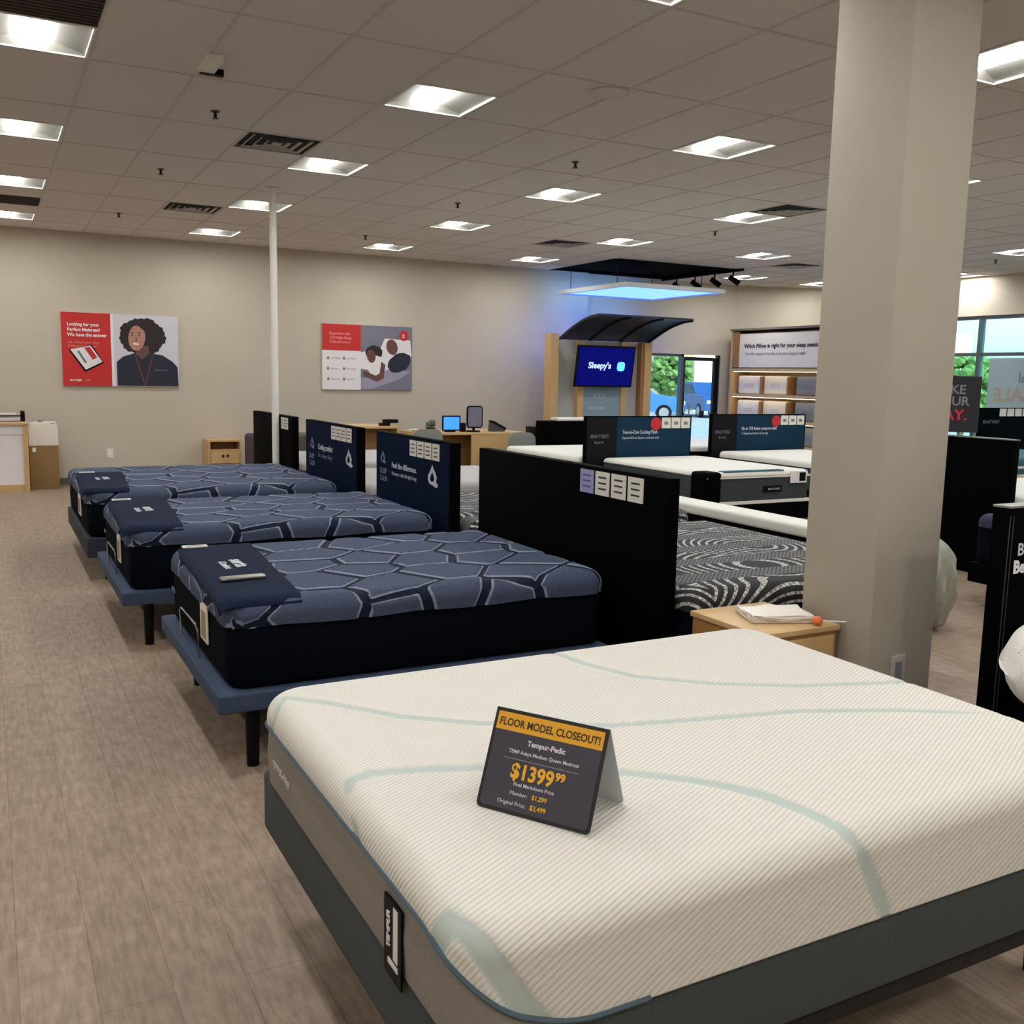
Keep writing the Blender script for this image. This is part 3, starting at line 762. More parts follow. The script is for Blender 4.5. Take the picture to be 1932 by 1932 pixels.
def head_panel(y0, y1, zt, label, face=None):
    t = thing('headboard_panel', label, 'headboard panel', (0, 0, 0), group='tall display panels at the heads of the left row')
    box('board', BLKLAM, PX, PX+PT, y0, y1, 0.0, zt, t, bev=.004)
    if face: box('printed_face', face, PX-.002, PX+.001, y0+.035, y1-.01, .2, zt-.012, t)
    return t
p1 = head_panel(3.70, 5.73, 1.235, 'wide plain black headboard panel behind the nearest navy mattress, four cards on top')
card_row(p1, 4, .132, PX, 3.895, 1.09, 1.215)
p2 = head_panel(6.16, 7.66, 1.235, 'navy printed headboard panel with droplet emblem behind the middle navy mattress', NAVYLAM)
card_row(p2, 4, .125, PX-.002, 6.365, 1.09, 1.21, CARD)
logo_drop(p2, 6.49, .955, .10, LTXT); logo_drop(p2, 7.50, 1.02, .062, BTXT)
for i, s in enumerate(('SLEEP', 'CALM')): lettering(s, .06, BTXT, p2, (PX-.003, 7.56, .90-i*.06), FX, bold=.001)
lettering('Feel the difference.', .060, LTXT, p2, (PX-.003, 7.30, .965), FX, bold=.0015, sx=1.1); lettering('Pressure relief all night long', .042, LTXT, p2, (PX-.003, 7.30, .905), FX, sx=1.08)
p3 = head_panel(8.12, 9.70, 1.235, 'navy printed headboard panel behind the farthest navy mattress, smaller in view', NAVYLAM)
card_row(p3, 4, .13, PX-.002, 8.28, 1.09, 1.215, CARD)
logo_drop(p3, 8.36, .93, .10, LTXT); logo_drop(p3, 9.48, 1.0, .07, BTXT)
for i, s in enumerate(('SLEEP', 'CALM')): lettering(s, .07, BTXT, p3, (PX-.003, 9.58, .86-i*.07), FX, bold=.001)
lettering('Cooling comfort', .075, LTXT, p3, (PX-.003, 9.28, .965), FX, bold=.002, sx=.9); lettering('for a deeper sleep', .06, BTXT, p3, (PX-.003, 9.28, .89), FX)
p4 = head_panel(10.2, 11.92, 1.235, 'plain black headboard panel crossed by the white pipe, nearest the back wall')
card_row(p4, 2, .13, PX, 10.36, 1.09, 1.215, CARD)

# ------------------------------------------------------------------ second row (heads against the panels, feet to the right)
def simple_bed(x0, x1, y0, y1, top_m, side_m, label, blabel, ztop=.72, zb=.36, re=.06, rc=.09, group=None, border_z=None, basem=None, zleg=.2):
    cx_, cy_ = (x0+x1)/2, (y0+y1)/2; hx_, hy_ = (x1-x0)/2, (y1-y0)/2
    t = thing('mattress', label, 'mattress', (cx_, cy_, 0), group=group)
    bz = border_z if border_z else ztop-re-.03
    me = shell(hx_, hy_, rc, mprof(ztop, re, bz, min(hx_, hy_), step=.08, side=.03, nround=6), n_arc=8, n_sx=16, n_sy=12, name='top_cover')
    link('top_cover', me, top_m, t, smooth=True)
    me = shell(hx_, hy_, rc, [(.015, bz+.012), (.004, bz-.01), (.004, zb+.02), (.015, zb)], n_arc=8, n_sx=4, n_sy=4, bottom=True, name='border')
    link('border', me, side_m, t, smooth=False)
    b = thing('bed_base', blabel, 'bed base', (cx_, cy_, 0), group=None)
    MB().box(-hx_-.01, hx_+.01, -hy_-.01, hy_+.01, zleg, zb-.002, bev=.012).build('upholstered_deck', basem or BLKLAM, b, smooth=True)
    for sx_ in (-1, 1):
        for sy_ in (-1, 1): MB().cyl((sx_*(hx_-.15), sy_*(hy_-.12), 0), (sx_*(hx_-.15), sy_*(hy_-.12), zleg+.01), .025, .03).build('leg', BLACK, b)
    return t
ZEB = zebra_mat()
simple_bed(2.93, 4.60, 3.58, 5.55, ZEB, NAVYSIDE, 'black and white wave patterned mattress behind the wide black panel', 'black base of the patterned mattress beside the small oak table', .70, .34, .08)
simple_bed(2.93, 4.85, 6.0, 7.75, ZEB, NAVYSIDE, 'black and white wave patterned mattress glimpsed between two headboard panels', 'black base of the patterned mattress glimpsed between the panels', .70, .34, .08)
simple_bed(2.93, 4.85, 8.28, 9.85, GREYF, DGREYF, 'light grey mattress glimpsed right of the middle headboard panel', 'dark base of the light grey mattress behind the middle panels', .71, .34)  # darker border colour carries the shade on the mattress sides
simple_bed(2.93, 4.85, 10.35, 11.9, GREYF, DGREYF, 'farther light grey mattress behind the farthest navy panel', 'dark base of the farther light grey mattress', .74, .34)  # side shade put into the border colour here as well
# bench cushion at the foot of the patterned bed
t = thing('foot_bench', 'long white cushioned bench at the foot of the black and white mattress', 'bench', (5.35, 6.0, 0))
box('frame', BLKLAM, -.1, .16, -1.15, 1.2, .1, .56, t, bev=.01); box('cushion', WHITEF, -.11, .18, -1.17, 1.25, .57, .66, t, bev=.03, seg=4)
for sx_ in (-.07, .13):
    for sy_ in (-1.05, 1.1): box('leg', BLACK, sx_-.02, sx_+.02, sy_-.02, sy_+.02, 0, .1, t)

# third row: dark slate mattress with emblem, white top, under printed panels
t = simple_bed(6.6, 8.12, 7.98, 10.0, WHITEF, DGREEN, 'white topped mattress with dark slate sides and a pale retailer tag, left of the column', 'black base of the slate sided mattress', .74, .38, .05, rc=.12, border_z=.70)
t.children[0]
hx_, hy_ = .76, 1.01
MB().box(-.745, .745, -hy_-.006, -hy_+.02, .672, .690).box(-.745, .745, -hy_-.006, -hy_+.02, .39, .425).build('white_tape', WHITEF, t)
MB().box(-.13, .13, -.004, .004, -.035, .035, bev=.003).build('oval_badge', BLACK, t, loc=(-.0+.17, -hy_-.006, .545))
lettering('BEAUTYREST', .03, LTXT, t, (.10, -hy_-.0115, .535), FY)
tg = box('info_tag', WHITEP, .42, .66, -hy_-.012, -hy_-.004, .60, .73, t); box('tag_picture', BLACK, .55, .64, -hy_-.014, -hy_-.012, .62, .715, tg)
MB().box(-.5, .35, -hy_+.02, -hy_+.12, .738, .748, bev=.004).build('teal_band', TEALF, t, smooth=True)
MB().box(-.768, -.54, -hy_-.009, -hy_+.26, .385, .745, bev=.05, seg=5).build('corner_guard', BLKLAM, t, smooth=True)
def front_panel(x0, x1, y, zt, split, label, l1, l2, cards, red):
    t = thing('headboard_panel', label, 'headboard panel', (x0, y, 0), group='low printed panels facing the camera')
    box('board', BLKLAM, 0, x1-x0, 0, .06, 0, zt, t, bev=.004)
    box('black_face', BLKPRINT, .015, split-x0, -.002, .001, .6, zt-.012, t); box('teal_face', TEALLAM, split-x0, x1-x0-.015, -.002, .001, .6, zt-.012, t)
    lettering('BEAUTYREST', .062, GREYP, t, (.07, -.003, zt-.27), FY, sx=.75 if split-x0 > .45 else .6); lettering('BLACK', .045, GREYP, t, (.13, -.003, zt-.34), FY)
    lettering(l1, .062, LTXT, t, (split-x0+.08, -.003, zt-.22), FY, bold=.001, sx=.8); lettering(l2, .046, LTXT, t, (split-x0+.08, -.003, zt-.285), FY, sx=.86)
    o = [(math.cos(a*PI/12)*.082, math.sin(a*PI/12)*.082) for a in range(24)]
    MB().prism(o, .003, FY, (red-x0, -.003, zt-.10)).build('red_roundel', REDP, t)
    for k in range(3):
        c = box('price_card', CARD, red-x0+.09+k*.155, red-x0+.09+k*.155+.14, -.006, -.002, zt-.155, zt-.02, t)
        box('print', GREYP, red-x0+.13+k*.155, red-x0+.19+k*.155, -.0075, -.006, zt-.11, zt-.07, c)
    return t
front_panel(6.42, 8.04, 10.06, 1.245, 6.88, 'teal and black printed panel with red roundel, left of the glass door', 'Two-in-One Cooling Plush', 'DynamicForce layers, cool and soft', 3, 7.47)
front_panel(8.84, 10.60, 10.62, 1.245, 9.30, 'teal and black printed panel with red roundel, beside the square column', 'Up to 15% better pressure relief', 'T-shaped pocketed coil springs', 3, 10.02)
simple_bed(6.38, 7.9, 10.2, 12.1, WHITEF, DGREEN, 'white mattress beyond and left of the teal printed panel', 'dark base of the white mattress beyond the teal panel', .74, .38, .05)
simple_bed(8.9, 10.5, 8.75, 10.55, WHITEF, DGREEN, 'white mattress in front of the teal panel beside the column', 'dark base of the white mattress beside the column', .74, .38, .05)
simple_bed(9.0, 10.6, 11.2, 12.9, WHITEF, BLKLAM, 'white mattress seen low in the gap between the two teal panels', 'black base of the white mattress in the gap between teal panels', .76, .38, .05)

# small oak table by the column with papers
t = thing('side_table', 'small light oak side table between the patterned mattress and the column', 'table', (2.88, 3.06, 0))
box('top', OAKX, 0, .46, 0, .49, .60, .625, t, bev=.003); MB().box(.01, .45, .01, .03, .03, .60).box(.01, .45, .46, .48, .03, .60).box(.01, .03, .03, .46, .03, .60).build('carcass', BROWNW, t)
box('drawer', OAK, .03, .43, .002, .012, .36, .58, t, bev=.002)
t = thing('plastic_bag', 'crumpled clear plastic sleeve lying on the small oak table', 'bag', (3.14, 3.27, .6255), rz=-.4)
m = MB(); m.box(-.14, .16, -.10, .13, 0, .022, bev=.01, seg=3)
bmesh.ops.subdivide_edges(m.bm, edges=m.bm.edges, cuts=3, use_grid_fill=True)
for v in m.bm.verts:
    if v.co.z > .01: v.co += Vector((random.uniform(-.006, .006), random.uniform(-.006, .006), random.uniform(0, .016)))
m.build('film', PLASTICW, t, smooth=True)
t = thing('lollipop', 'orange wrapped lollipop with white stick on the small oak table', 'lollipop', (3.23, 3.09, .6255))
MB().ico((0, 0, .022), .022, (1.2, 1, 1), 2, .06).build('wrapper', mat('orange_wrapper', (232, 120, 70), .4), t, smooth=True); MB().cyl((.02, -.005, .02), (.13, -.045, .012), .004).build('stick', WHITEP, t)

# ------------------------------------------------------------------ right of the column
t = thing('headboard_panel', 'tall black panel right of the column with a silver top edge, nearest on the right', 'headboard panel', (3.50, 2.395, 0))
box('board', BLKLAM, 0, 1.9, 0, .075, 0, 1.23, t, bev=.003); box('top_edge', SILVER, -.001, 1.901, -.001, .076, 1.23, 1.238, t)
for x in (.001, .022): box('edge_strip', mat('grey_edge', (52, 52, 54), .4), x, x+.004, -.002, 0, 0.05, 1.2, t)
lettering('Beauty', .07, LTXT, t, (.062, -.003, 1.04), FY, bold=.001); lettering('Be cool', .07, WHITEP, t, (.045, -.003, .97), FY, bold=.003)
simple_bed(3.50, 4.9, .35, 2.37, BLKLAM, BLKLAM, 'black mattress under the white pillow at the right edge', 'black base under the mattress at the right edge', .52, .3, .05)
def pillow(label, loc, size, rot, m_):
    t = thing('pillow', label, 'pillow', loc); t.rotation_euler = rot
    n1, n2 = 28, 20; vs, fs = [], []
    for s in (1, -1):
        for i in range(n1+1):
            for j in range(n2+1):
                u = -1+2*i/n1; v = -1+2*j/n2
                r_ = (abs(u)**3.2+abs(v)**3.2)
                h = max(0, 1-r_)**.42
                vs.append((u*size[0]*math.sqrt(1-.47*v*v), v*size[1]*math.sqrt(1-.47*u*u), s*h*size[2]))
        o_ = 0 if s == 1 else (n1+1)*(n2+1)
        for i in range(n1):
            for j in range(n2):
                q = (o_+i*(n2+1)+j, o_+(i+1)*(n2+1)+j, o_+(i+1)*(n2+1)+j+1, o_+i*(n2+1)+j+1)
                fs.append(q if s == 1 else q[::-1])
    me = bpy.data.meshes.new('case'); me.from_pydata(vs, [], fs)
    bm = bmesh.new(); bm.from_mesh(me); bmesh.ops.remove_doubles(bm, verts=bm.verts, dist=.001); bmesh.ops.recalc_face_normals(bm, faces=bm.faces); bm.to_mesh(me); bm.free()
    link('case', me, m_, t, smooth=True)
    m = MB()
    for k in (-.5, 0, .5): m.tube([(size[0]*(-.8+1.6*q/10), size[1]*k, size[2]*max(0, 1-(abs(-.8+1.6*q/10)**3.2+abs(k)**3.2))**.42-.002) for q in range(11)], .003, 6)
    m.build('stitching', mat('pale_stitch', (196, 196, 190), .8), t)
    return t
pillow('white quilted pillow at the right edge in front of the black panel', (3.42, 1.98, .72), (.37, .27, .13), (0.12, -.10, .2), WHITEF)
# tall black panel further back with silver top, and sign above it
t = thing('headboard_panel', 'tall black panel farther back, partly hidden by the right side of the column', 'headboard panel', (7.9, 5.42, 0))
box('board', BLKLAM, 0, .07, 0, 1.5, 0, 1.235, t, bev=.003); box('top_edge', SILVER, -.001, .071, -.001, 1.501, 1.235, 1.245, t)
t = thing('poster_sign', 'black standing sign with grey and red lettering behind the column, right side', 'sign', (9.2, 6.68, 1.245))
BS = Matrix.Rotation(math.radians(-43), 3, 'Z')
t.rotation_euler = (0, 0, math.radians(-43)); t.location = (8.69, 7.01, 0)
box('board', mat('sign_black_board', (20, 20, 28), .5), -.1, .52, 0, .02, 1.22, 1.80, t); box('foot', BLACKM, .1, .3, -.1, .12, 0, .02, t); MB().cyl((.2, .01, .02), (.2, .01, 1.23), .012).build('pole', BLACKM, t)
for s, z, mm_, sz in (('TAKE', 1.62, GREYP, .13), ('YOUR', 1.50, GREYP, .13), ('DAY.', 1.35, mat('red_lettering', (200, 30, 50), .5), .155)): lettering(s, sz, mm_, t, (.06, -.003, z), FY, bold=.003)
# navy bed behind the near black panel
simple_bed(6.75, 8.7, 3.5, 4.92, mat('navy_knit', (34, 42, 66), .8, .1, 80), NAVYSIDE, 'navy mattress corner between the two black panels, right of the column', 'black base of the navy mattress right of the column', .72, .34, .07, zleg=.18)
t = thing('crumpled_bag', 'grey green crumpled bag standing on the floor behind the column, right side', 'bag', (5.74, 4.50, 0))
m = MB(); m.ico((0, 0, .33), .33, (.62, .5, 1.0), 4, 0)
for v in m.bm.verts:
    a = math.atan2(v.co.y, v.co.x); k = 1+.10*math.sin(a*7+v.co.z*9)+.06*math.sin(a*13-v.co.z*21)
    v.co.x *= k; v.co.y *= k
    if v.co.z < .1: v.co.z = max(0, v.co.z*.6)
m.build('body', mat('bag_film', (150, 152, 138), .5, .1, 20, .4), t, smooth=True)
MB().tube([(-.03, 0, .62), (-.05, 0, .70), (.02, .01, .74), (.06, 0, .64)], .02).build('tied_neck', MATS['bag_film'], t, smooth=True)
# beds and panel at the far right
simple_bed(8.02, 10.1, 5.0, 6.6, WHITEF, GREYF, 'white mattress at the right frame edge behind the tall black panel', 'dark base of the white mattress at the right edge', .74, .36, .06)
t = simple_bed(9.6, 11.6, 6.85, 8.35, TEALF, WHITEF, 'teal topped mattress with striped side at the right frame edge', 'dark base of the teal topped mattress', .92, .36, .06)
MB().box(-1.006, 1.0, -.756, -.74, .60, .66).box(-1.006, 1.0, -.756, -.74, .74, .80).build('teal_stripe', TEALF, t)
t = thing('headboard_panel', 'black panel with a row of white cards below the right window', 'headboard panel', (13.6, 9.95, 0))
box('board', BLKLAM, 0, 2.0, 0, .06, 0, 1.37, t)
for k in range(5): box('price_card', CARD, .45+k*.19, .45+k*.19+.16, -.005, 0, 1.24, 1.36, t)
lettering('BEAUTYREST', .07, GREYP, t, (.06, -.003, 1.13), FY)

# ------------------------------------------------------------------ back wall: posters
def poster(x0, x1, z0, z1, label):
    t = thing('wall_poster', label, 'poster', (x0, YB-.03, z0))
    box('board', mat('poster_edge', (206, 200, 196), .5), 0, x1-x0, 0, .03, 0, z1-z0, t)
    return t, x1-x0, z1-z0
def flat(t, name, m_, pts, lift=.002, th=.0015):
    return MB().prism(pts, th, FY, (0, -lift, 0)).build(name, m_, t)
def blob(cx_, cy_, rx, ry, n=28, wob=0, seed=1, rot=0):
    rnd = random.Random(seed); P = []
    ph = [rnd.uniform(0, 6) for _ in range(4)]
    for k in range(n):
        a = 2*PI*k/n; q = 1+wob*(math.sin(5*a+ph[0])+math.sin(9*a+ph[1])+.9*math.sin(23*a+ph[2]))/2
        x, y = rx*q*math.cos(a), ry*q*math.sin(a)
        P.append((cx_+x*math.cos(rot)-y*math.sin(rot), cy_+x*math.sin(rot)+y*math.cos(rot)))
    return P
HAIR = mat('print_dark_hair', (34, 26, 26), .6, .3, 60); SKIN = mat('print_skin', (178, 128, 110), .6, .08, 12); SKIN2 = mat('print_skin_dark', (104, 68, 58), .6, .1, 20)
NAVYP = mat('print_navy', (26, 32, 52), .6, .1, 8); PALEP = mat('print_pale', (208, 204, 214), .6)
t, W1, H1 = poster(.985, 2.60, 1.445, 2.50, 'wall poster with red text half and a smiling curly haired person, left of the pipe')
rs = .665
flat(t, 'red_field', REDP, [(0, 0), (rs, 0), (rs, H1), (0, H1)]); flat(t, 'photo_field', PALEP, [(rs+.035, 0), (W1, 0), (W1, H1), (rs+.035, H1)]); flat(t, 'divider', WHITEP, [(rs, 0), (rs+.035, 0), (rs+.035, H1), (rs, H1)])
for i, s in enumerate(('Looking for your', 'Perfect Mattress?', 'We have the answer')): lettering(s, .066, WHITEP, t, (.08, -.0035, H1-.19-i*.075), FY, bold=.002, sx=.95)
for i, s in enumerate(('Ask a Sleep Expert about', 'finding your best match')): lettering(s, .044, mat('pink_print', (226, 150, 146), .6), t, (.08, -.0035, H1-.44-i*.05), FY, sx=.95)
flat(t, 'tablet_body', BLACK, [(.09, .52), (.30, .20), (.56, .34), (.40, .60)], .0035); flat(t, 'tablet_screen', WHITEP, [(.11, .525), (.31, .235), (.54, .355), (.385, .585)], .005)
flat(t, 'tablet_chart', REDP, [(.30, .55), (.37, .57), (.47, .42), (.41, .38)], .0065)
flat(t, 'tablet_print', GREYP, [(.20, .50), (.23, .51), (.33, .34), (.30, .33)], .0065)
lettering('MATTRESS', .034, WHITEP, t, (.09, -.0035, .07), FY, bold=.0015); lettering('FIRM', .034, mat('pink_print', (226, 150, 146), .6), t, (.30, -.0035, .07), FY)
px_ = rs+.44
flat(t, 'curly_hair', HAIR, blob(px_+.0, .74, .325, .27, 120, .05, 3), .0035)
flat(t, 'neck', SKIN2, [(px_-.10, .60), (px_+.08, .60), (px_+.10, .38), (px_-.06, .36)], .005)
flat(t, 'jacket', NAVYP, [(rs+.07, .01), (rs+.07, .36), (rs+.16, .44), (px_-.10, .50), (px_-.02, .40), (px_+.10, .50), (px_+.28, .47), (px_+.42, .38), (W1-.02, .30), (W1-.01, .01)], .0065)
flat(t, 'face', SKIN, blob(px_-.08, .72, .118, .19, 32, 0, 1, -.12), .008)
flat(t, 'fringe', HAIR, [(px_-.20, .88), (px_-.10, .95), (px_+.06, .93), (px_+.09, .70), (px_+.03, .82), (px_-.06, .90)], .0095)
flat(t, 'smile', WHITEP, blob(px_-.095, .630, .045, .016, 16, 0, 1, -.1), .0095)
for dx in (-.055, .045): flat(t, 'eye', HAIR, blob(px_-.09+dx, .755, .016, .008, 12), .0095); flat(t, 'eyebrow', HAIR, blob(px_-.09+dx, .79, .026, .006, 12), .0095)
flat(t, 'nose', SKIN2, [(px_-.105, .675), (px_-.075, .675), (px_-.09, .73)], .0095)
flat(t, 'lanyard', mat('lanyard_red', (110, 50, 60), .6), [(px_-.12, .48), (px_-.105, .48), (px_+.02, .05), (px_+.13, .46), (px_+.145, .46), (px_+.025, .01), (px_+.01, .01)], .008)
lettering('Sleep Expert', .035, GREYP, t, (px_+.16, -.008, .24), FY)

t, W2, H2 = poster(4.845, 6.42, 1.435, 2.50, 'wall poster with red headline, icon grid and two people asleep, right of the pipe')
sp_ = .66
flat(t, 'white_field', WHITEP, [(0.0, 0), (sp_, 0), (sp_, .64), (0, .64)]); flat(t, 'red_field', REDP, [(0, .64), (sp_, .64), (sp_, H2), (0, H2)])
flat(t, 'photo_field', mat('print_slate', (120, 118, 132), .6, .1, 3), [(sp_, 0), (W2, 0), (W2, H2), (sp_, H2)])
for i, s in enumerate(('Experience the', '120 Night Sleep', 'Trial and more')): lettering(s, .062, mat('pink_print', (226, 150, 146), .6), t, (.12, -.0035, H2-.17-i*.068), FY, bold=.001, sx=.95)
for i, (a, b) in enumerate((('120 Nights', 'Low Price'), ('Delivery', 'Warranty'), ('Financing', 'Rewards'))):
    for k, s in enumerate((a, b)):
        lettering(s, .042, GREYP, t, (.14+k*.27, -.0035, .50-i*.17), FY); flat(t, 'icon', GREYP, blob(.10+k*.27, .515-i*.17, .02, .026, 12), .0035)
flat(t, 'pillow_print', WHITEP, [(sp_+.0, .62), (sp_+.35, .70), (sp_+.42, .86), (sp_+.88, .84), (W2-.01, .60), (W2-.1, .40), (sp_+.4, .30), (sp_, .35)], .0035)
flat(t, 'sheet_print', mat('print_sheet', (156, 150, 172), .6), [(sp_, .02), (sp_, .20), (sp_+.25, .22), (sp_+.5, .36), (W2-.02, .32), (W2-.25, .18), (sp_+.2, .02)], .005)
flat(t, 'dark_sleeve', NAVYP, blob(sp_+.68, .46, .22, .15, 24, .05, 4, .5), .0065)
flat(t, 'sleeper_head', SKIN2, blob(sp_+.55, .72, .10, .13, 24, 0, 1, .3), .008); flat(t, 'sleeper_hair', HAIR, blob(sp_+.23, .62, .15, .12, 30, .05, 2), .0065); flat(t, 'sleeper_face', SKIN2, blob(sp_+.18, .56, .075, .11, 24, 0, 1, .2), .008)
flat(t, 'white_shirt', WHITEP, blob(sp_+.27, .40, .16, .17, 24, .03, 6), .007); flat(t, 'bare_arm', SKIN2, [(sp_+.36, .48), (sp_+.43, .42), (sp_+.40, .20), (sp_+.28, .14), (sp_+.05, .24), (sp_+.05, .32), (sp_+.26, .24), (sp_+.33, .28)], .0085)
flat(t, 'round_logo', REDP, blob(W2-.155, H2-.15, .085, .085, 28), .0065); lettering('z', .11, PALEP, t, (W2-.185, -.008, H2-.18), FY, bold=.003)

# ------------------------------------------------------------------ furniture along the back wall
t = thing('reception_cabinet', 'oak framed cabinet with white front at the far left', 'cabinet', (-.95, 14.87, 0))
box('top', OAKX, 0, 1.42, -.02, .62, .92, .955, t, bev=.003); MB().box(1.36, 1.42, 0, .6, 0, .92).box(0, .05, 0, .6, 0, .92).box(.05, 1.36, .02, .6, .0, .10).build('carcass', OAK, t)
MB().box(.05, 1.36, .03, .05, .10, .92).build('white_front', WHITEP, t); box('rule_line', GREYP, .4, 1.36, .026, .03, .78, .785, t)
lettering('BEST SLEEP', .06, GREYP, t, (.75, .024, .85), FY)
t = thing('document_tray', 'black wire document tray holding papers on the white fronted cabinet', 'tray', (-.1, 15.05, .956))
MB().box(0, .55, 0, .3, 0, .008).box(.50, .55, 0, .3, .008, .14).box(0, .04, 0, .3, .008, .15).box(0, .55, .0, .012, .07, .085).build('frame', BLACK, t); box('papers', WHITEP, .05, .49, .02, .28, .008, .05, t); box('upper_papers', WHITEP, .05, .44, .03, .28, .09, .11, t)
t = thing('waste_bin', 'brown box bin with a white liner hanging over it beside the cabinet', 'bin', (.485, 15.1, 0))
box('bin_body', CARTON, 0, .37, 0, .38, 0, .66, t, bev=.006)
m = MB(); m.box(-.006, .376, -.008, .388, .61, .90, bev=.02, seg=3); bmesh.ops.subdivide_edges(m.bm, edges=m.bm.edges, cuts=2, use_grid_fill=True)
for v in m.bm.verts:
    if v.co.z > .8: v.co.z += random.uniform(-.03, .05)
m.build('liner', PLASTICW, t, smooth=True)
box('round_label', WHITEP, .04, .085, -.004, 0, .53, .59, t)
t = thing('nightstand', 'light oak nightstand with open slot and drawer against the back wall', 'nightstand', (2.93, 15.2, 0))
MB().box(0, .5, 0, .42, .63, .655).box(0, .03, 0, .42, .05, .63).box(.47, .5, 0, .42, .05, .63).box(.03, .47, .0, .42, .49, .51).box(.03, .47, .40, .42, .05, .63).box(0, .5, 0, .42, .02, .05).build('carcass', OAK, t)
d = box('drawer', OAKX, .035, .465, -.006, .01, .30, .485, t); box('knob', BLACK, .20, .23, -.022, -.006, .40, .43, d); box('knob', BLACK, .27, .30, -.022, -.006, .40, .43, d)
box('lower_drawer', OAKX, .035, .465, -.006, .01, .06, .29, t)
t = thing('sofa', 'low sofa with plum end and grey cushions behind the black panels near the wall', 'sofa', (3.34, 13.75, 0))
box('seat', DGREYF, .1, 1.9, .05, .85, .18, .45, t, bev=.05, seg=3); box('backrest', DGREYF, .1, 1.9, .62, .9, .3, .80, t, bev=.07, seg=4)
box('armrest', PURPLEF, -.0, .22, .0, .9, .16, .80, t, bev=.07, seg=4); box('armrest', PURPLEF, 1.8, 2.02, .0, .9, .16, .66, t, bev=.07, seg=4)
for a in (.1, 1.9):
    for b in (.1, .8): box('leg', BLACK, a-.03, a+.03, b-.03, b+.03, 0, .18, t)
# desks
def desk(name, label, loc, w_, d_, h, rz=0):
    t = thing(name, label, 'desk', loc, rz=rz)
    box('desktop', OAKX, 0, w_, 0, d_, h-.035, h, t, bev=.004); box('end_panel', OAK, 0, .03, .02, d_-.02, 0, h-.035, t); box('end_panel', OAK, w_-.03, w_, .02, d_-.02, 0, h-.035, t)
    box('modesty_panel', BROWNW, .03, w_-.03, d_*.4, d_*.4+.02, .12, h-.035, t)
    return t
desk('consultation_desk', 'light oak desk with tablet and phone on it, right of the navy panels', (5.65, 13.35, 0), 1.75, .9, .85)
t = thing('desk_pedestal', 'light oak front board closing the right half of the desk', 'panel', (6.45, 13.3, 0)); box('front_board', OAK, 0, .92, 0, .03, 0, .80, t)
box('edge_cap', OAKX, 0, .92, -.002, .032, .80, .812, t)
desk('second_desk', 'brown oak desk half hidden behind the navy headboard panels', (4.32, 12.9, 0), .80, .7, .98)
# desk items
t = thing('tablet_computer', 'tablet with glowing blue screen propped on the oak desk', 'tablet', (6.05, 13.5, .851), rz=0)
SCRB = mat('blue_screen', (20, 90, 190), .5, emit=.5, ecol=(60, 140, 235))
m = MB(); m.box(0, .30, 0, .02, .02, .25, bev=.004); m.build('body', BLACK, t); box('screen', SCRB, .02, .28, -.003, 0, .04, .23, t); box('stand', BLACK, .08, .22, 0, .12, 0, .02, t)
t = thing('sign_stand', 'upright grey framed notice on an oval black stand on the oak desk', 'sign', (6.42, 13.5, .851))
MB().prism(rrect(.03, .30, .06, .40, .05), .02, FY, (0, 0, 0)).build('frame', BLACK, t); MB().prism(rrect(.05, .28, .08, .38, .03), .002, FY, (0, -.02, 0)).build('notice', mat('lilac_notice', (120, 118, 140), .5, .1, 30), t)
MB().cyl((.16, .03, 0), (.16, .03, .02), .11, n=24).cyl((.16, .01, .02), (.16, .01, .10), .02).build('stand', BLACK, t); MB().box(-.06, .02, -.02, .06, 0, .14, bev=.02).build('pen_cup', BLACK, t)
t = thing('desk_phone', 'black desk phone with raised handset on the oak desk', 'phone', (6.90, 13.5, .851))
m = MB(); m.prism([(0, 0), (.22, 0), (.22, .03), (.02, .13)], .16, Matrix(((1, 0, 0), (0, 0, 1), (0, 1, 0))), (0, 0, 0)); m.build('base', mat('phone_grey', (60, 62, 64), .5), t); MB().tube([(-.03, .05, .16), (.05, .05, .145), (.16, .05, .09), (.26, .05, .04)], .02).build('handset', BLACK, t, smooth=True)
t = thing('potted_plant', 'small dark leafy plant in a low bowl left of the tablet', 'plant', (5.95, 13.72, .851))
MB().cyl((0, 0, 0), (0, 0, .06), .05, .08).build('bowl', BLACK, t); m = MB()
for k in range(14):
    a = k*2.4; m.ico((math.cos(a)*.05, math.sin(a)*.04, .09+.03*(k % 3)), .032, (1, .5, .8), 1, .1)
m.build('foliage', mat('grey_leaf', (92, 104, 92), .6), t)
t = thing('leaflet_stack', 'scattered brown and white leaflets on the left end of the oak desk', 'papers', (5.66, 13.38, .851))
for k, (a, b, c) in enumerate(((0, 0, CARD), (.02, .22, BROWNW), (.17, 0, WHITEP), (.05, .45, WHITEP))): box('leaflet', c, a, a+.15, b, b+.2, 0, .012+.004*k, t)
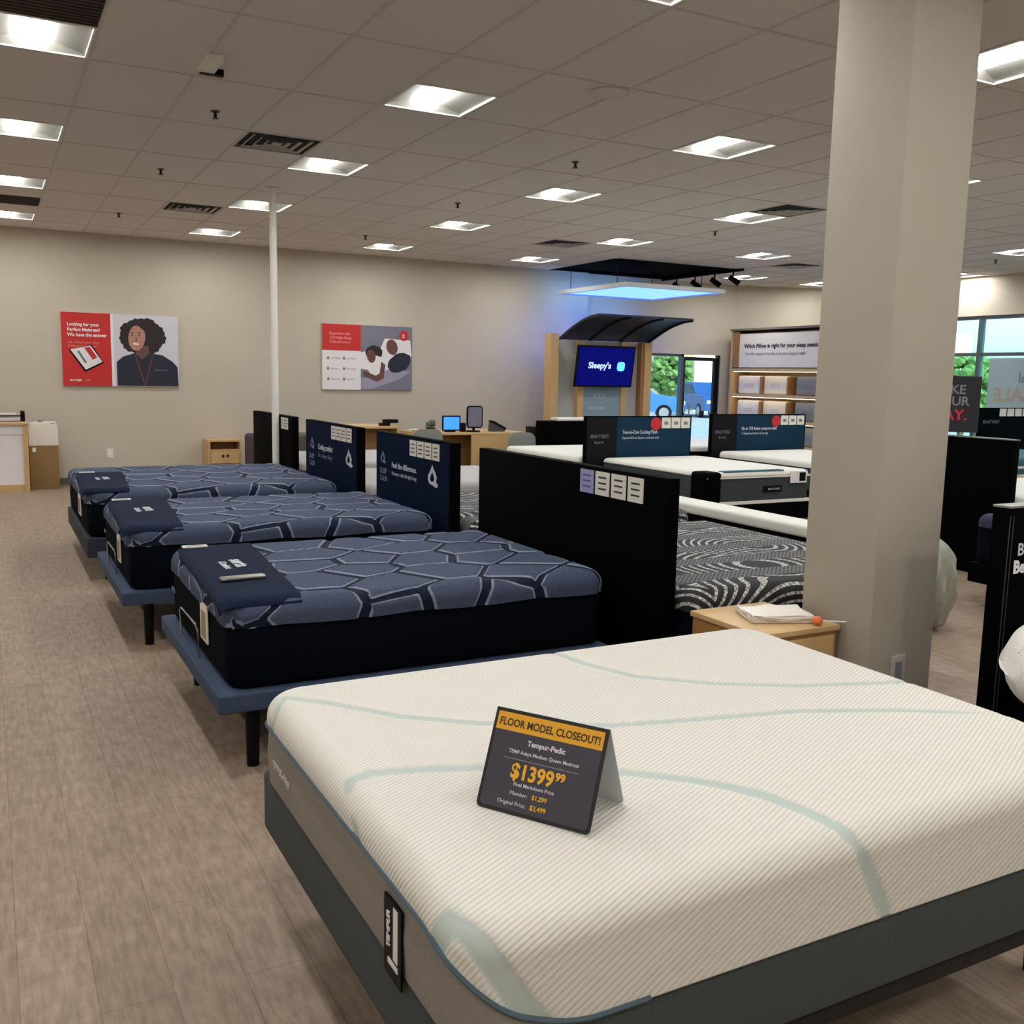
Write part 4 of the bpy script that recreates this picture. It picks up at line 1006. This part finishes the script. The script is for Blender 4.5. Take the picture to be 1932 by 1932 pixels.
def chair(label, loc, rz, seat_h=.48, back=.95):
    t = thing('office_chair', label, 'chair', loc, rz=rz, group='grey mesh desk chairs')
    box('seat', CHAIRG, -.24, .24, -.24, .24, seat_h-.06, seat_h, t, bev=.025, seg=3); MB().prism(rrect(-.22, .22, 0, back-seat_h-.04, .12, 6), .045, FY, (0, .25, seat_h+.04)).build('backrest', CHAIRG, t)
    MB().cyl((0, 0, .08), (0, 0, seat_h-.05), .025).build('gas_lift', BLACKM, t); m = MB()
    for k in range(5): a = 2*PI*k/5; m.tube([(0, 0, .09), (math.cos(a)*.28, math.sin(a)*.28, .06)], .02)
    m.build('star_base', BLACK, t)
    for k in range(5): a = 2*PI*k/5; MB().cyl((math.cos(a)*.28-.015, math.sin(a)*.28, .03), (math.cos(a)*.28+.015, math.sin(a)*.28, .03), .03, n=12).build('caster', BLACK, t)
    MB().tube([(0, .2, seat_h-.03), (0, .29, seat_h+.1), (0, .27, seat_h+.25)], .018).build('back_support', BLACKM, t)
chair('grey mesh office chair left of the oak desk', (5.30, 12.55, 0), PI, .48, .97)
chair('grey mesh office chair right of the oak desk', (6.86, 12.70, 0), PI, .46, .90)
t = thing('card_reader', 'small black card reader standing above the grey chair left of the desk', 'card reader', (4.86, 12.95, .981)); box('base', BLACK, .0, .14, 0, .1, 0, .04, t); box('head', BLACK, .05, .26, 0, .08, .04, .09, t)
t = thing('display_plinth', 'greyish oak plinth with a black box on top, beside the kiosk post', 'table', (7.55, 13.3, 0)); box('body', wood('grey_oak', (160, 140, 120), (140, 120, 102)), 0, .55, 0, .5, 0, .76, t); 
t = thing('black_box', 'flat black box lying on the grey oak plinth', 'box', (7.60, 13.35, .761)); box('body', BLACK, 0, .42, 0, .35, 0, .16, t, bev=.006); box('lid_line', GREYP, .0, .42, -.001, 0, .11, .115, t)
t = thing('black_cabinet', 'low black bed head block left of the teal printed panel', 'panel', (7.15, 12.35, 0)); box('body', BLKLAM, 0, 1.6, 0, .25, 0, 1.07, t, bev=.03, seg=3); box('white_top', WHITEF, .25, 1.58, .02, .23, 1.07, 1.115, t, bev=.015)

# ------------------------------------------------------------------ kiosk with screen and canopy
KY = 14.75
t = thing('display_kiosk', 'oak framed display kiosk with curved black canopy at the back corner', 'kiosk', (8.65, KY, 0))
box('left_post', OAK, -.06, .10, -.10, .10, 0, 2.46, t); box('right_post', OAK, 1.92, 2.08, -.10, .10, 0, 2.36, t); box('right_post_side', BROWNW, 1.86, 1.92, -.08, .10, 0, 2.36, t)
box('inner_post', OAK, .54, .66, -.05, .05, 0, 2.36, t); box('inner_post', OAK, 1.46, 1.57, -.05, .05, 0, 2.36, t)
box('back_panel', mat('kiosk_grey', (176, 174, 172), .7), .10, 1.90, .05, .08, 0, 2.36, t)
box('blue_panel', mat('kiosk_blue', (134, 156, 168), .5), .66, 1.46, -.03, .05, .8, 1.65, t)
lettering('Z Z Z', .10, PALEP, t, (.88, -.033, 1.36), FY); lettering('Sleep better', .075, PALEP, t, (.78, -.033, 1.16), FY)
m = MB(); n = 14; x0, x1 = .30, 2.24
rg = []
for k in range(n+1):
    s = k/n; y = .25-1.30*s; z = 2.375+.36*math.sin(s*PI/2*1.0)+(.0)
    rg.append((y, z))
a = [[m.bm.verts.new((x, y, z+dz_)) for (y, z) in rg] for x, dz_ in ((x0, 0), (x1, 0), (x1, .03), (x0, .03))]
for q in range(4):
    for k in range(n): m.bm.faces.new((a[q][k], a[(q+1) % 4][k], a[(q+1) % 4][k+1], a[q][k+1]))
m.bm.faces.new([a[q][0] for q in range(4)]); m.bm.faces.new([a[q][n] for q in range(4)][::-1])
m.build('canopy', mat('canopy_black', (20, 24, 30), .45), t, smooth=True)
for x in (x0+.01, x0+.65, x0+1.3, x1-.01): MB().tube([(x, y, z-.012) for y, z in rg], .018, 8).build('canopy_rib', BLACKM, t, smooth=True)
for x in (.62, 1.5): MB().tube([(x, 0, 2.2), (x, .0, 2.42)], .02).build('canopy_bracket', BLACKM, t)
tv = thing('television', 'tilted television with a blue screen logo under the curved canopy', 'television', (8.98+.60, KY-.32, 1.91))
tv.rotation_euler = (math.radians(9), 0, 0)
MB().box(-.60, .60, 0, .05, -.36, .36, bev=.008).build('body', BLACK, tv)
box('screen', mat('blue_tv_screen', (1, 2, 40), .6, spec=.1, emit=.20, ecol=(4, 8, 140)), -.57, .57, -.003, 0, -.33, .33, tv)
lettering("Sleepy's", .15, mat('screen_text', (150, 170, 240), .4, emit=.8), tv, (-.36, -.005, -.03), FY, bold=.004)
flat_ = MB().prism(rrect(.24, .40, -.07, .09, .05), .002, FY, (0, -.004, 0)).build('screen_logo', mat('screen_cyan', (70, 150, 255), .4, emit=1.0), tv)
MB().box(-.12, .12, .05, .30, -.1, .1).build('wall_bracket', BLACKM, tv)
# backlit panel hung under the recess
t = thing('suspended_lamp', 'suspended square panel glowing pale blue under the black ceiling recess', 'light', (9.05, 13.15, 3.17))
m = MB()
for (a0, a1, b0, b1) in ((0, 2.05, 0, .05), (0, 2.05, 2.0, 2.05), (0, .05, .05, 2.0), (2.0, 2.05, .05, 2.0)): m.box(a0, a1, b0, b1, 0, .07)
m.box(.05, 2.0, .05, 2.0, .05, .07); m.build('frame', mat('panel_frame', (190, 194, 196), .4), t)
box('diffuser', mat('blue_diffuser', (110, 190, 255), .4, emit=PANEL_E, ecol=(72, 106, 255)), .05, 2.0, .05, 2.0, .02, .03, t)
HALO = mat('blue_halo', (120, 170, 255), .4, emit=9, ecol=(120, 178, 255))
box('hidden_glow_strip', HALO, .05, 2.0, 2.051, 2.058, .01, .06, t)  # hidden glowing strip added at the back edge to tint the wall blue
m = MB()
for a in (.15, 1.9):
    for b in (.45, 1.9): m.cyl((a, b, .06), (a, b, .52), .006, n=8)
m.build('hanging_cable', BLACKM, t)
# track spotlights
tr = thing('light_track', 'black ceiling track along the right edge of the dark recess', 'track', (11.60, 13.3, CEIL-.03)); box('rail', BLACK, -.02, .02, 0, 2.3, -.02, .02, tr)
for k, (y, wd) in enumerate(((13.55, 'rightmost of four'), (14.05, 'third of four from the left'), (14.6, 'second of four from the left'), (15.15, 'leftmost of four'))):
    o = thing('track_spotlight', 'black cylindrical track spotlight by the dark recess, %s' % wd, 'spotlight', (11.60, y, CEIL-.05), group='black track spotlights')
    MB().cyl((0, 0, -.07), (0, 0, 0), .014, n=8).build('stem', BLACK, o); MB().cyl((-.05, .04, -.08), (.07, -.08, -.20), .045, .05).build('can', BLACK, o, smooth=True)

# shelf unit with pillows and boxes (faces -x, stands before the corner)
t = thing('pillow_shelf', 'tall light oak shelf unit with white header panel, left of the column', 'shelf', (13.3, 12.6, 0))
box('end_panel', OAK, 0, .5, 2.84, 2.90, 0, 2.70, t); box('end_panel', OAK, 0, .5, 0, .06, 0, 2.70, t); box('top_cap', mat('cap_grey', (120, 110, 98), .6), -.02, .5, -.02, 2.92, 2.70, 2.74, t)
box('header_panel', mat('header_white', (236, 228, 214), .6), .02, .06, .06, 2.66, 1.98, 2.64, t); box('back', OAK, .46, .5, .06, 2.84, 0, 2.70, t); box('post_face', BROWNW, .0, .03, 2.66, 2.84, 1.98, 2.68, t)
for z in (1.90, 1.40, .92, .45): box('shelf_board', OAKX, 0, .46, .06, 2.84, z, z+.06, t)
for z in (1.90, 1.40, .92): box('fill_strip', mat('warm_fill', (255, 236, 206), .4, emit=2.6), .02, .04, .10, 2.80, z-.008, z-.0005, t)  # glowing strips added under the boards to brighten the packs
lettering('Which Pillow is right for your sleep needs?', .11, INK, t, (.017, 2.52, 2.36), FX, bold=.003, sx=1.05); lettering('Find the support that fits how you sleep at night', .08, GREYP, t, (.017, 2.48, 2.22), FX, sx=1.05)
k = 0
names = {1.46: 'upper', .98: 'middle', .51: 'lower'}
for z in (1.46, .98, .51):
    for i, (y1, w_, mm_, nm, ds) in enumerate(((15.36, .66, mat('white_pack', (250, 242, 226), .6, .04, 10), 'pillow_pack', 'white'), (14.62, .66, mat('cream_pack', (250, 238, 206), .6, .05, 10), 'pillow_pack', 'cream'), (13.75, .62, mat('grey_pack', (128, 132, 128), .5, .1, 10), 'pillow_pack', 'grey'))):
        o = thing(nm, '%s boxed pillow on the %s visible shelf of the oak unit' % (ds, names[z]), 'pillow pack', (13.41, y1-w_, z), group='packed pillows on the oak shelf unit')
        MB().box(0, .34, 0, w_, 0, .36, bev=.05, seg=3).build('pack', mm_, o, smooth=True); box('front_label', GREYP if i == 2 else CARD, -.002, .001, w_*.3, w_*.7, .12, .2, o)
        if i < 2: 
            b_ = thing('shelf_divider', 'oak divider right of the %s pillow on the %s shelf' % (ds, names[z]), 'divider', (13.36, y1-w_-.07, z)); box('board', BROWNW, 0, .3, 0, .04, 0, .34, b_)

# poster hung in the right window, lettering reversed as read from inside
t = thing('window_banner', 'pale translucent sale banner hung inside the right window, lettering reversed', 'banner', (XR-.02, 11.42, 1.28))
box('sheet', mat('banner_grey', (150, 172, 178), .7, .05, 4), 0, .006, -2.0, 0, 0, .92, t)
BM = Matrix(((0, 0, -1), (1, 0, 0), (0, 1, 0)))      # reversed reading
lettering('Memorial', .24, mat('banner_teal', (96, 128, 140), .7), t, (-.002, -1.5, .50), BM, bold=.004); lettering('SALE', .34, mat('banner_tan', (160, 148, 134), .7), t, (-.002, -.84, .17), BM, bold=.008)

# ------------------------------------------------------------------ outside
o = box('ground', mat('asphalt', (150, 150, 150), .9, .1, 1), -60, 140, YB+.4, 140, -.12, -.08); o['kind'] = 'structure'; o.name = 'floor_outside'
o = box('ground', MATS['asphalt'], XR+.2, 140, -60, YB+.4, -.12, -.08); o['kind'] = 'structure'; o.name = 'floor_outside_side'
def car(label, loc, rz, rgb):
    t = thing('car', label, 'car', loc, rz=rz)
    body = mat('car_paint_%d' % rgb[2], rgb, .25, metal=.3)
    m = MB(); pts = [(-2.35, .35), (-2.4, .8), (-2.25, 1.05), (-2.1, 1.55), (-1.6, 1.72), (.35, 1.70), (1.05, 1.15), (2.1, 1.0), (2.35, .8), (2.35, .35)]
    m.prism(pts, 1.8, Matrix(((1, 0, 0), (0, 0, 1), (0, 1, 0))), (0, -.9, 0)); m.build('body', body, t)
    wn = [(-1.95, 1.12), (-1.85, 1.52), (-1.5, 1.62), (.25, 1.60), (.8, 1.16)]
    for y in (-.915, .905): MB().prism(wn, .01, Matrix(((1, 0, 0), (0, 0, 1), (0, 1, 0))), (0, y, 0)).build('side_window', mat('car_glass', (20, 60, 84), .15), t)
    for x in (-1.45, 1.45):
        for y in (-.92, .72):
            wl = MB().cyl((x, y, .34), (x, y+.2, .34), .35, n=24).build('wheel', BLACK, t); MB().cyl((x, y-.01, .34), (x, y+.21, .34), .22, n=20).build('hub_cap', SILVER, wl)
    for x in (2.33, -2.42): MB().box(x, x+.05, -.8, -.5, .7, .85).build('lamp', WHITEP if x > 0 else REDP, t)
car('blue sport utility car parked outside, seen through the left window pane', (25.9, 36.8, -.08), math.radians(-35), (70, 120, 165))
car('darker blue car parked outside, seen through the glass door', (31.8, 38.7, -.08), math.radians(-110), (44, 84, 132))
def tree(label, loc, s, rgb):
    t = thing('tree', label, 'tree', loc)
    MB().cyl((0, 0, 0), (0, 0, 2.2*s), .16*s, .1*s, 10).build('trunk', mat('bark', (90, 72, 56), .9), t)
    m = MB(); rnd = random.Random(int(s*100+loc[0]))
    for k in range(150):
        a = rnd.uniform(0, 2*PI); q = rnd.uniform(-1, 1); r_ = math.sqrt(1-q*q)*rnd.uniform(.6, 1.05)*1.5*s; z = (2.5+q*1.2)*s
        m.ico((math.cos(a)*r_, math.sin(a)*r_, z), rnd.uniform(.22, .42)*s, (1, 1, .75), 1, .3)
    m.build('foliage', mat('leaf_%d' % rgb[1], rgb, .8, .3, 4), t)
tree('bright green tree outside the left window pane', (34.2, 45.0, -.1), .86, (92, 124, 54))
tree('bright green tree outside the right window, by its mullion', (27.5, 20.8, -.1), .72, (88, 120, 56))
tree('green tree outside the right window, right of the mullion', (31.0, 19.4, -.1), .72, (80, 110, 54))
tree('low green tree far behind the sale banner', (46, 28, -.1), .9, (92, 124, 64))
o = box('neighbouring_building', mat('pale_stucco', (222, 206, 172), .9, .05, 1), 36, 60, 45, 52, -.1, 5.2); setp(o, 'low pale building across the parking lot beyond the glass door', 'building')
